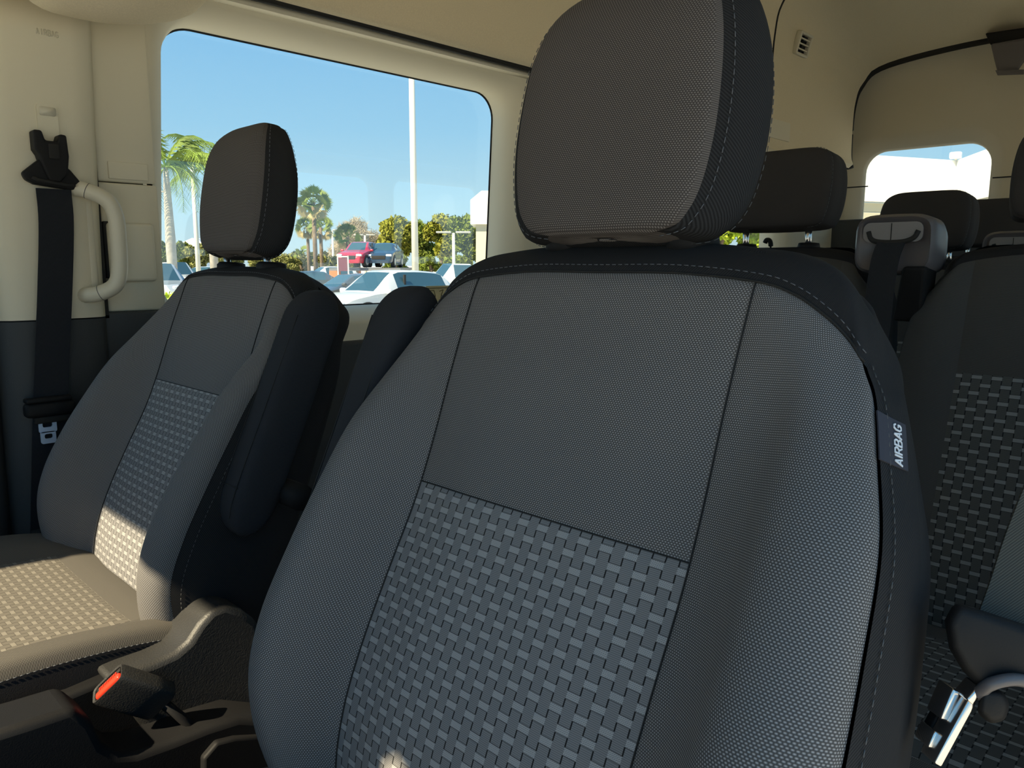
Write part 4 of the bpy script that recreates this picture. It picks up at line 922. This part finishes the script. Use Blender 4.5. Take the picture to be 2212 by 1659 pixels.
# ---- cars
def car(pos,head,label,paint,kind='suv',L=4.7,Wd=1.88,H=1.65,group='parked cars outside the window',zoff=0,cat='car'):
    """pos: ground point of the middle; head: unit heading (world xy)"""
    h=np.array([head[0],head[1],0.]); h/=np.linalg.norm(h); sd=np.array([-h[1],h[0],0.]); g=np.array([pos[0],pos[1],GZ+zoff])
    r=empty(kind if kind!='suv' else 'car',tuple(g),label,cat,group)
    def w(x,y,z): return g+h*x+sd*y+np.array([0,0,z])
    hb=H*.60
    if kind=='pickup':
        ST=[(.50,.45,.45,.78,.50),(.49,.50,.60,.90,.62),(.40,.96,.98,.98,.80),(.20,.98,1.0,1.0,.85),(.085,1.08,1.10,1.0,.80),(-.03,1.12,H,1.0,.72),(-.22,1.12,H*.99,1.0,.72),(-.27,1.10,1.12,1.0,.85),(-.42,1.08,1.10,1.0,.9),(-.495,1.05,1.06,1.0,.9),(-.5,.55,.56,.96,.8)]
    elif kind=='sedan':
        ST=[(.50,.45,.46,.72,.50),(.485,.56,.62,.86,.66),(.40,.74,.78,.97,.78),(.24,.84,.90,1.0,.80),(.17,.90,.96,1.0,.78),(.02,.94,H*.97,1.0,.66),(-.12,.95,H,1.0,.64),(-.24,.95,H*.96,1.0,.64),(-.37,.96,1.04,1.0,.74),(-.46,.92,.98,.96,.80),(-.495,.80,.82,.88,.7),(-.5,.5,.52,.82,.6)]
    else:
        ST=[(.50,.48,.50,.70,.50),(.487,.62,.68,.86,.66),(.41,.84,.90,.97,.78),(.28,.95,1.02,1.0,.82),(.205,1.00,1.07,1.0,.80),(.05,1.03,H*.965,1.0,.66),(-.08,1.04,H,1.0,.64),(-.24,1.06,H*.985,1.0,.64),(-.37,1.08,H*.93,1.0,.64),(-.455,1.08,1.20,.98,.72),(-.492,.92,.98,.92,.76),(-.5,.5,.52,.84,.7)]
    rows=[]
    for x,zb,zr,wf,wr in ST:
        y=Wd/2*wf; yr=Wd/2*wr*min(1,wf+.05); X=x*L
        half=[(0,.26),(y*.90,.26),(y*.99,.38),(y,zb*.62+.1),(y*.985,zb),(yr+(y-yr)*.12,zr-.06*(zr-zb)-.015),(yr*.86,zr),(0,zr+.012)]
        rows.append([w(X,a,z) for a,z in half]+[w(X,-a,z) for a,z in half[-2:0:-1]])
    mb=MB(); rsub=3
    Gg=cr_(np.array(rows),np.linspace(0,len(rows)-1,(len(rows)-1)*rsub+1)) if kind=='suv' else np.array(rows)
    if kind!='suv': rsub=1
    n=Gg.shape[1]; V=Gg.reshape(-1,3); Fb=[];Fg=[]
    for i in range(Gg.shape[0]-1):
        s_=i//rsub
        za,zb_=ST[s_],ST[s_+1]; cab0=(za[2]-za[1]>.30); cab1=(zb_[2]-zb_[1]>.30)
        for j in range(n):
            k=(j+1)%n; f=[i*n+j,i*n+k,(i+1)*n+k,(i+1)*n+j]
            side=j in (4,n-5); top=j in (5,6,7,n-8,n-7,n-6)
            gl=(side and (cab0 and cab1)) or (j in (6,7,) and (cab0!=cab1)) or (side and (cab0!=cab1) and False)
            (Fg if gl else Fb).append(f)
    Fb.append(list(range(n))[::-1]); Fb.append([(Gg.shape[0]-1)*n+j for j in range(n)])
    obj('body',V,Fb,paint,r,angle=35)
    if Fg: obj('windows',V,Fg,M['cglass'],r,smooth=True,angle=30)
    # wheels in dark arches
    wr_=.36
    for fx in (.30,-.29):
        for sy in (1,-1):
            cx_=w(fx*L,sy*(Wd/2-.10),wr_)
            mb=MB(); mb.rings([[cx_+sd*sy*o+ (h*math.cos(q)+np.array([0,0,math.sin(q)]))*rr for q in np.linspace(0,2*math.pi,20,endpoint=False)] for o,rr in ((-.14,wr_*.9),(-.12,wr_),(.105,wr_),(.115,wr_*.9),(.105,wr_*.66))]); wh=mb.build('wheel',M['tyre'],r,angle=40)
            mb=MB(); 
            mb.rings([[cx_+sd*sy*o+(h*math.cos(q)+np.array([0,0,math.sin(q)]))*rr for q in np.linspace(0,2*math.pi,20,endpoint=False)] for o,rr in ((.10,wr_*.66),(.122,wr_*.60),(.11,wr_*.2))]); mb.build('rim',M['rim'],wh,angle=40)
            mb=MB(); aa=[(h*math.cos(q)+np.array([0,0,math.sin(q)])) for q in np.linspace(-.15,math.pi+.15,16)]
            cy_=w(fx*L,sy*(Wd/2-.005),wr_)
            mb.rings([[cy_+sd*sy*(-.05)+a*wr_*1.02 for a in aa],[cy_+sd*sy*.012+a*wr_*1.04 for a in aa],[cy_+sd*sy*.012+a*wr_*1.20 for a in aa],[cy_+sd*sy*-.05+a*wr_*1.22 for a in aa]],cap=False,closed=False); mb.build('wheel_arch',M['tyre'] if kind!='sedan' else M['cglass'],r)
    for sy in (1,-1):
        zz=.74 if kind!='pickup' else .86; xx=.470 if kind!='pickup' else .487
        mb=MB(); mb.box(w(L*xx,sy*Wd*.36,zz),(.16,.36,.15),ax=np.array([h,sd,[0,0,1]]),bev=.05); mb.build('headlight',M['lampg'],r)
        mb=MB(); mb.box(w(L*.155,sy*(Wd/2+.10),1.06 if kind!='pickup' else 1.2),(.14,.22,.15),ax=np.array([h,sd,[0,0,1]]),bev=.05); mb.build('mirror',paint,r)
    mb=MB(); mb.box(w(L*.492,0,.60 if kind!='pickup' else .80),(.10,Wd*.50,.24),ax=np.array([h,sd,[0,0,1]]),bev=.03); mb.build('grille',M['tyre'],r)
    if kind=='suv':
        for sy in (1,-1):
            mb=MB(); mb.box(w(-.02*L,sy*Wd*.425,1.28),(.07,.05,.50),ax=np.array([h,sd,[0,0,1]])); mb.build('pillar',M['tyre'],r,smooth=False)
    return r
def hd(deg): # heading measured from image-left, turning toward the camera
    a=R(deg); return -RT*math.cos(a)-FH*math.sin(a)
def hd_r(deg):
    a=R(deg); return RT*math.cos(a)-FH*math.sin(a)
# white suv close to the window
D1=22.0; h1=hd(50); s1=np.array([h1[1],-h1[0],0]); s1=s1 if s1@FH<0 else -s1
fw_=gp(792,D1-.4); c1=fw_-h1*4.7*.30-s1*.84
car(c1,h1,'large white crossover parked nearest the side window',M['wpaint'],'suv')
car(gp(752,31),hd(42),'dark sedan half hidden behind the white crossover',M['kpaint'],'sedan',H=1.45)
car(gp(704,55),hd(35),'small white car between the palm trunk and the dark sedan',M['wpaint'],'suv')
car(gp(655,44),hd(25),'dark car right of the passenger headrest',M['kpaint'],'sedan',H=1.45)
car(gp(962,42),hd(30),'white pickup right of the tall lamp post',M['wpaint'],'pickup',L=5.6,H=1.85)
car(gp(352,35),hd_r(40),'silver pickup at the left edge of the window',M['spaint'],'pickup',L=5.7,H=1.85)
car(gp(392,54),hd_r(30),'white pickup behind the silver one',M['wpaint'],'pickup',L=5.8,H=1.95)
car(gp(472,56),hd_r(20),'pale car seen just left of the passenger seat shoulder',M['spaint'],'suv')
# cars on the hauler
DH=50.0; zh=1.62
hr=empty('car_hauler',tuple(gp(800,DH)),'low car transporter carrying a red and a blue car','trailer')
hc=gp(802,DH,GZ); Ah=np.array([RT,FH,[0,0,1.]])
mb=MB(); mb.box(hc+np.array([0,0,1.50])+FH*1.0,(4.4,6.0,.16),ax=Ah); mb.build('deck',M['gmetal'],hr,smooth=False)
for dx in (-2.1,-.7,.7,2.1):
    mb=MB(); mb.box(hc+RT*dx+np.array([0,0,.75]),(.12,.12,1.5),ax=Ah); mb.build('support_post',M['orange'],hr,smooth=False)
for dx in (-2.3,1.6):
    mb=MB(); mb.box(hc+RT*dx+np.array([0,0,1.2]),(.7,.2,.45),ax=Ah); mb.build('side_plate',M['orange'],hr,smooth=False)
car(gp(782,DH-.3),hd(80),'red car raised on the transporter',M['rpaint'],'suv',L=4.2,Wd=1.75,H=1.6,group='cars raised on the transporter',zoff=zh)
car(gp(834,DH+.6),hd(88),'dark blue car raised beside the red one',M['dpaint'],'suv',L=4.3,Wd=1.75,H=1.55,group='cars raised on the transporter',zoff=zh)
bn=empty('banner_board',tuple(gp(740,45)),'dark notice board with a white frame left of the red car','sign')
c=gp(741,45,-.05+0); mb=MB(); mb.box(c,(.50,.05,.75),ax=Ah); mb.build('board',M['signb'],bn,smooth=False)
mb=MB()
for dx in (-.30,.30): mb.box(c+RT*dx+np.array([0,0,-.65]),(.07,.07,2.3),ax=Ah)
mb.box(c+np.array([0,0,.45]),(.66,.07,.07),ax=Ah); mb.build('frame',M['post'],bn,smooth=False)
# ---- lamp posts
def lamp(px,D,ytop,r0,label,heads=1,hw=.9):
    g=gp(px,D); ztop=-(ytop-570)/1680*D; r=empty('lamp_post',tuple(g),label,'lamp post','car park lamp posts')
    mb=MB(); mb.tube([g,np.array([g[0],g[1],ztop])],[r0,r0*.72],12,upv=(1,0,0)); mb.build('pole',M['post'],r)
    mb=MB(); mb.tube([g,g+np.array([0,0,.7])],[r0*1.7,r0*1.6],12,upv=(1,0,0)); mb.build('footing',M['post'],r)
    t=np.array([g[0],g[1],ztop])
    for k in range(heads):
        sg_=(-1)**k; mb=MB(); mb.box(t+RT*sg_*hw*.65+np.array([0,0,.05]),(hw,.35,.12),ax=Ah,bev=.04); mb.build('lamp_head',M['lampb'],r)
    return r
lamp(899,30,20,.14,'tall white lamp post crossing the whole window')
lamp(432,47,362,.15,'lamp post between the royal palm and the passenger headrest',2,.9)
lamp(346,62,420,.18,'lamp post at the left edge of the window',2,1.1)
lamp(791,75,510,.14,'small lamp post above the red car',2,.9)
lamp(981,52,505,.13,'lamp post in front of the green trees at right',2,1.0)
lamp(722,70,500,.12,'thin pale post right of the fan palms',1,.3)
# ---- palms
def royal(px,D,yb,ycrown,label,rad=.28,ln=3.2,nf=15,seed=1):
    rd=random.Random(seed); g=gp(px,D); z1=-(ycrown-570)/1680*D; r=empty('palm_tree',tuple(g),label,'palm tree','palms beyond the car park')
    mb=MB(); mb.tube([g,(g[0],g[1],g[2]+(z1-g[2])*.45),(g[0],g[1],z1-.9),(g[0],g[1],z1)],[rad*1.1,rad*1.15,rad*.75,rad*.5],12,upv=(1,0,0)); mb.build('trunk',M['trunk'],r)
    top=np.array([g[0],g[1],z1])
    for k in range(nf):
        az=2*math.pi*k/nf+rd.uniform(-.2,.2); el=rd.choice([1.25,.95,.6,.3,.0]); l=ln*rd.uniform(.85,1.1)
        d=np.array([math.cos(az),math.sin(az),0]); P=[top]; 
        for i in range(1,9):
            f=i/8; a=el-1.9*f*f; P.append(P[-1]+(d*math.cos(a)+np.array([0,0,math.sin(a)]))*l/8)
        mb=MB(); mb.tube(P,[.05*(1-i/9) for i in range(9)],4)
        sdv=np.cross(d,[0,0,1])
        for i in range(40):
            f=.12+.88*i/40; t=f*8; j=min(int(t),7); p=P[j]+(P[j+1]-P[j])*(t-j); tl=(P[j+1]-P[j]); tl=tl/np.linalg.norm(tl)
            ll=.85*math.sin(math.pi*min(1,f*.85+.12))*l/3.2
            for s_ in (1,-1):
                q=p+(sdv*s_*.65+tl*.45+np.array([0,0,-.55+rd.uniform(-.3,.25)]))*ll; wv=tl*.035+np.array([0,0,.02])
                mb.add([p-wv,p+wv,q],[[0,1,2]])
        mb.build('frond',M['frond'],r,smooth=False)
    return r
royal(377,40,575,368,'tall royal palm with smooth pale trunk at the left of the window',.22,4.0,20,2)
royal(466,52,575,372,'royal palm partly behind the passenger headrest',.24,4.0,18,5)
def fanpalm(px,D,ycrown,label,rad=.16,cr=1.1,seed=1,nf=34):
    rd=random.Random(seed); g=gp(px,D); z1=-(ycrown-570)/1680*D; r=empty('palm_tree',tuple(g),label,'palm tree','palms beyond the car park')
    mb=MB(); mb.tube([g,(g[0],g[1],z1)],[rad*1.1,rad*.9],10,upv=(1,0,0)); mb.build('trunk',M['bark'],r)
    top=np.array([g[0],g[1],z1])
    for k in range(nf):
        az=rd.uniform(0,2*math.pi); el=R(rd.uniform(-60,85)); d=np.array([math.cos(az)*math.cos(el),math.sin(az)*math.cos(el),math.sin(el)])
        c=top+d*cr*.55; mb=MB(); mb.tube([top,c],.02,3)
        u=np.cross(d,[rd.uniform(-1,1),rd.uniform(-1,1),rd.uniform(-1,1)]); u/=np.linalg.norm(u); v=d
        for i in range(15):
            a=R(-75+150*i/14); q=c+(v*math.cos(a)+u*math.sin(a))*cr*.52*rd.uniform(.85,1.05)+np.array([0,0,-.10*cr]); n_=np.cross(q-c,np.cross(u,v)); n_/=np.linalg.norm(n_); mm=(q+c)/2
            mb.add([c,mm+n_*.05*cr,q,mm-n_*.05*cr],[[0,1,2,3]])
        mb.build('frond',M['fan'] if el>-.5 else M['dead'],r,smooth=False)
    return r
fanpalm(684,60,441,'tall fan palm beside the passenger headrest, upper crown',.17,1.45,3)
fanpalm(697,64,493,'lower fan palm standing close to the taller one',.15,1.15,4)
fanpalm(669,66,492,'fan palm with its crown hidden behind the tall one',.14,1.10,8)
fanpalm(754,62,512,'short fan palm between the tall fan palm and the red car',.15,1.15,6)
fanpalm(660,75,552,'small low fan palm near the horizon beside the headrest',.12,1.1,9,26)
# ---- broadleaf trees
def tree(px,D,ytop,halfw,label,mat,dens=5200,leaf=.22,bare=False,seed=1,ybot=575,name='tree'):
    rd=np.random.default_rng(seed); g=gp(px,D); zt=-(ytop-570)/1680*D; W_=halfw/1680*D; z0=max(GZ+.6,-(ybot-570)/1680*D); r=empty(name,tuple(g),label,'tree','trees along the horizon')
    zc=(zt+z0)/2; H_=(zt-z0)/2
    mb=MB(); mb.tube([g,(g[0],g[1],zc)],[.3,.15],8,upv=(1,0,0))
    bl=[]
    for k in range(11):
        a=rd.uniform(0,2*math.pi); q=rd.uniform(.2,.75); zz=zc+H_*rd.uniform(-.7,.62)
        bl.append((np.array([g[0]+math.cos(a)*W_*q,g[1]+math.sin(a)*W_*q,zz]),min(W_,H_)*rd.uniform(.38,.58)))
        mb.tube([(g[0],g[1],max(GZ+.3,zc-H_*.6)),bl[-1][0]],[.10,.03],5)
    bl.append((np.array([g[0],g[1],zt-H_*.45]),H_*.45))
    mb.build('trunk',M['bark'],r)
    V=[];Fc=[]
    P=[]
    for i in range(dens):
        c,rr=bl[rd.integers(len(bl))]; d=rd.normal(size=3); d/=np.linalg.norm(d); P.append(c+d*rr*(rd.uniform(.55,1.0)))
    P=np.array(P); A_=rd.normal(size=(dens,3)); B_=rd.normal(size=(dens,3)); lf=leaf
    if bare: A_=A_/np.linalg.norm(A_,axis=1)[:,None]*lf*2.2; A_[:,2]=np.abs(A_[:,2]); B_=B_/np.linalg.norm(B_,axis=1)[:,None]*.03
    else: A_=A_/np.linalg.norm(A_,axis=1)[:,None]*lf; B_=B_/np.linalg.norm(B_,axis=1)[:,None]*lf*.7
    V=np.stack([P-A_,P-B_,P+A_,P+B_],1).reshape(-1,3); Fc=[[4*i,4*i+1,4*i+2,4*i+3] for i in range(dens)]
    o=obj('twigs' if bare else 'foliage',V,Fc,mat,r,smooth=False); return r
tree(775,85,472,60,'bare pale brown tree behind the red car',M['twig'],9000,.26,True,1)
tree(862,75,468,40,'yellow-green tree left of the tall lamp post',M['leafy'],7000,.24,False,2)
tree(905,80,478,32,'dark green tree right behind the tall lamp post',M['leafg'],6000,.24,False,13)
tree(955,76,462,38,'rounded yellow-green tree right of the tall lamp post',M['leafy'],7000,.24,False,3)
tree(1010,70,466,40,'green tree at the right end of the window',M['leafg'],7000,.24,False,4)
tree(1075,70,470,45,'green tree hidden partly by the window frame',M['leafg'],4000,.24,False,14)
for i,(px,yt,hw_,m_,lb_) in enumerate(((350,520,22,'leafg','low green tree under the royal palm'),(395,523,26,'leafg','round green tree right of the royal palm trunk'),(440,530,30,'scrub','olive scrub tree behind the lamp post'),(500,535,32,'scrub','olive tree seen behind the passenger headrest posts'),(570,535,34,'scrub','brownish scrub between the headrest posts'),(640,545,26,'scrub','low scrub right of the passenger headrest'),(705,545,28,'scrub','low scrub below the fan palms'),(745,548,24,'scrub','low scrub left of the red car'),(300,518,30,'leafg','green tree hidden behind the left window frame'))):
    tree(px,90,yt,hw_,lb_,M[m_],3500,.26,False,20+i,ybot=585)
for i,(px,D_) in enumerate(((1640,60),(1760,62),(1550,58))):
    tree(px,D_,380,60,('lime green tree glimpsed under the second-row headrest','green tree behind the rear pillar','green tree hidden by the near headrest')[i],M['hedge'],3500,.30,False,40+i,ybot=590)
for i,px in enumerate((600,650,700,745,860,930,990)):
    tree(px,66,553,34,('low olive shrub beside the headrest','low olive shrub under the fan palms','low olive shrub behind the dark sedan','low olive shrub left of the red car','dark shrub right of the blue car','dark shrub right of the tall lamp post','dark shrub behind the white pickup','dark shrub at the right window edge')[i],M['scrub'] if i<4 else M['leafg'],2600,.2,False,60+i,ybot=592,name='shrub')
# hedge at the lower left of the window
hg=empty('hedge',tuple(gp(352,13)),'bright lime-green clipped hedge at the lower left corner of the window','hedge')
rd=np.random.default_rng(5); c=gp(340,13.5); n_=5200; V=[]
P=np.stack([rd.uniform(-1.4,.42,n_),rd.uniform(-.6,.6,n_),rd.uniform(0,1.30,n_)],1); P[:,2]+=.05*np.sin(P[:,0]*9); Pw=c+P[:,:1]*RT+P[:,1:2]*FH+P[:,2:]*np.array([0,0,1.]); A_=rd.normal(size=(n_,3)); A_=A_/np.linalg.norm(A_,axis=1)[:,None]*.05; B_=rd.normal(size=(n_,3)); B_=B_/np.linalg.norm(B_,axis=1)[:,None]*.035
V=np.stack([Pw-A_,Pw-B_,Pw+A_,Pw+B_],1).reshape(-1,3); obj('foliage',V,[[4*i,4*i+1,4*i+2,4*i+3] for i in range(n_)],M['hedge'],hg,smooth=False)
mb=MB(); mb.box(c+np.array([0,0,.55])-RT*.5,(1.7,1.0,1.1),ax=Ah); mb.build('inner_branches',M['leafg'],hg,smooth=False)
# ---- buildings
wb=empty('white_building',tuple(gp(1040,60)),'white building corner at the right side of the big window','building')
def imslab(mb,pts,D,th): # outline on a plane facing the camera at depth D, with real thickness
    P=[atD(a,b_,D) for a,b_ in pts]; mb.prism(P,(0,0,0),tuple(FH*th))
mb=MB(); imslab(mb,[(1016,432),(1040,412),(1110,412),(1110,484),(1016,484)],60,6); mb.build('wall',M['wwall'],wb,smooth=False)
mb=MB(); imslab(mb,[(1028,484),(1110,484),(1110,640),(1028,640)],60.5,5); mb.build('lower_wall',M['siding'],wb,smooth=False)
fb=empty('distant_building',tuple(gp(410,120)),'white roof of a distant building above the low trees at left','building')
mb=MB(); imslab(mb,[(392,524),(415,514),(428,516),(436,526),(436,575),(392,575)],118,12); mb.build('roof',M['roofw'],fb,smooth=False)
# building behind the van (seen through the rear window)
rb=empty('dealership_building',tuple(gp(2000,26)),'white walled building with tan siding seen through the rear window','building')
a0=gp(2037,26.0); nrm=np.array([1.,0,0])
def zat(py,D): return -(py-570)/1680*D
zt,zm=zat(354,26),zat(445,26)
d1=np.array([.0,1.0,0]); e1=np.array([a0[0],a0[1],0])
def wallslab(mb,p,q,z0,z1,th=(.6,.1,0)): mb.prism([(p[0],p[1],z0),(q[0],q[1],z0),(q[0],q[1],z1),(p[0],p[1],z1)],(0,0,0),th)
L1=gp(1780,24.2); 
mb=MB(); wallslab(mb,a0,L1,zm,zt); mb.build('fascia',M['wwall'],rb,smooth=False)
R1=gp(2330,17.0)
mb=MB(); wallslab(mb,R1,a0,zm,zt); mb.build('fascia',M['wwall'],rb,smooth=False)
for k in range(8):
    z1_=zm-.03-k*.30
    for (p_,q_) in ((a0,L1),(R1,a0)):
        mb=MB(); wallslab(mb,p_+np.array([.25,.05,0]),q_+np.array([.25,.05,0]),z1_-.28,z1_,(.3,.05,0)); mb.build('siding_board',M['siding'],rb,smooth=False)
sl_=empty('security_light',tuple(a0+np.array([0,0,3])),'small white box light on the roof edge of the building behind','lamp')
mb=MB(); mb.box((a0[0]-.15,a0[1],zt+.14),(.25,.34,.22),bev=.05); mb.build('light_box',M['roofw'],sl_)
mb=MB(); mb.tube([(a0[0]-.1,a0[1],zt+.04),(a0[0]-.1,a0[1],zt+.0)],.04,8); mb.build('bracket',M['post'],sl_)
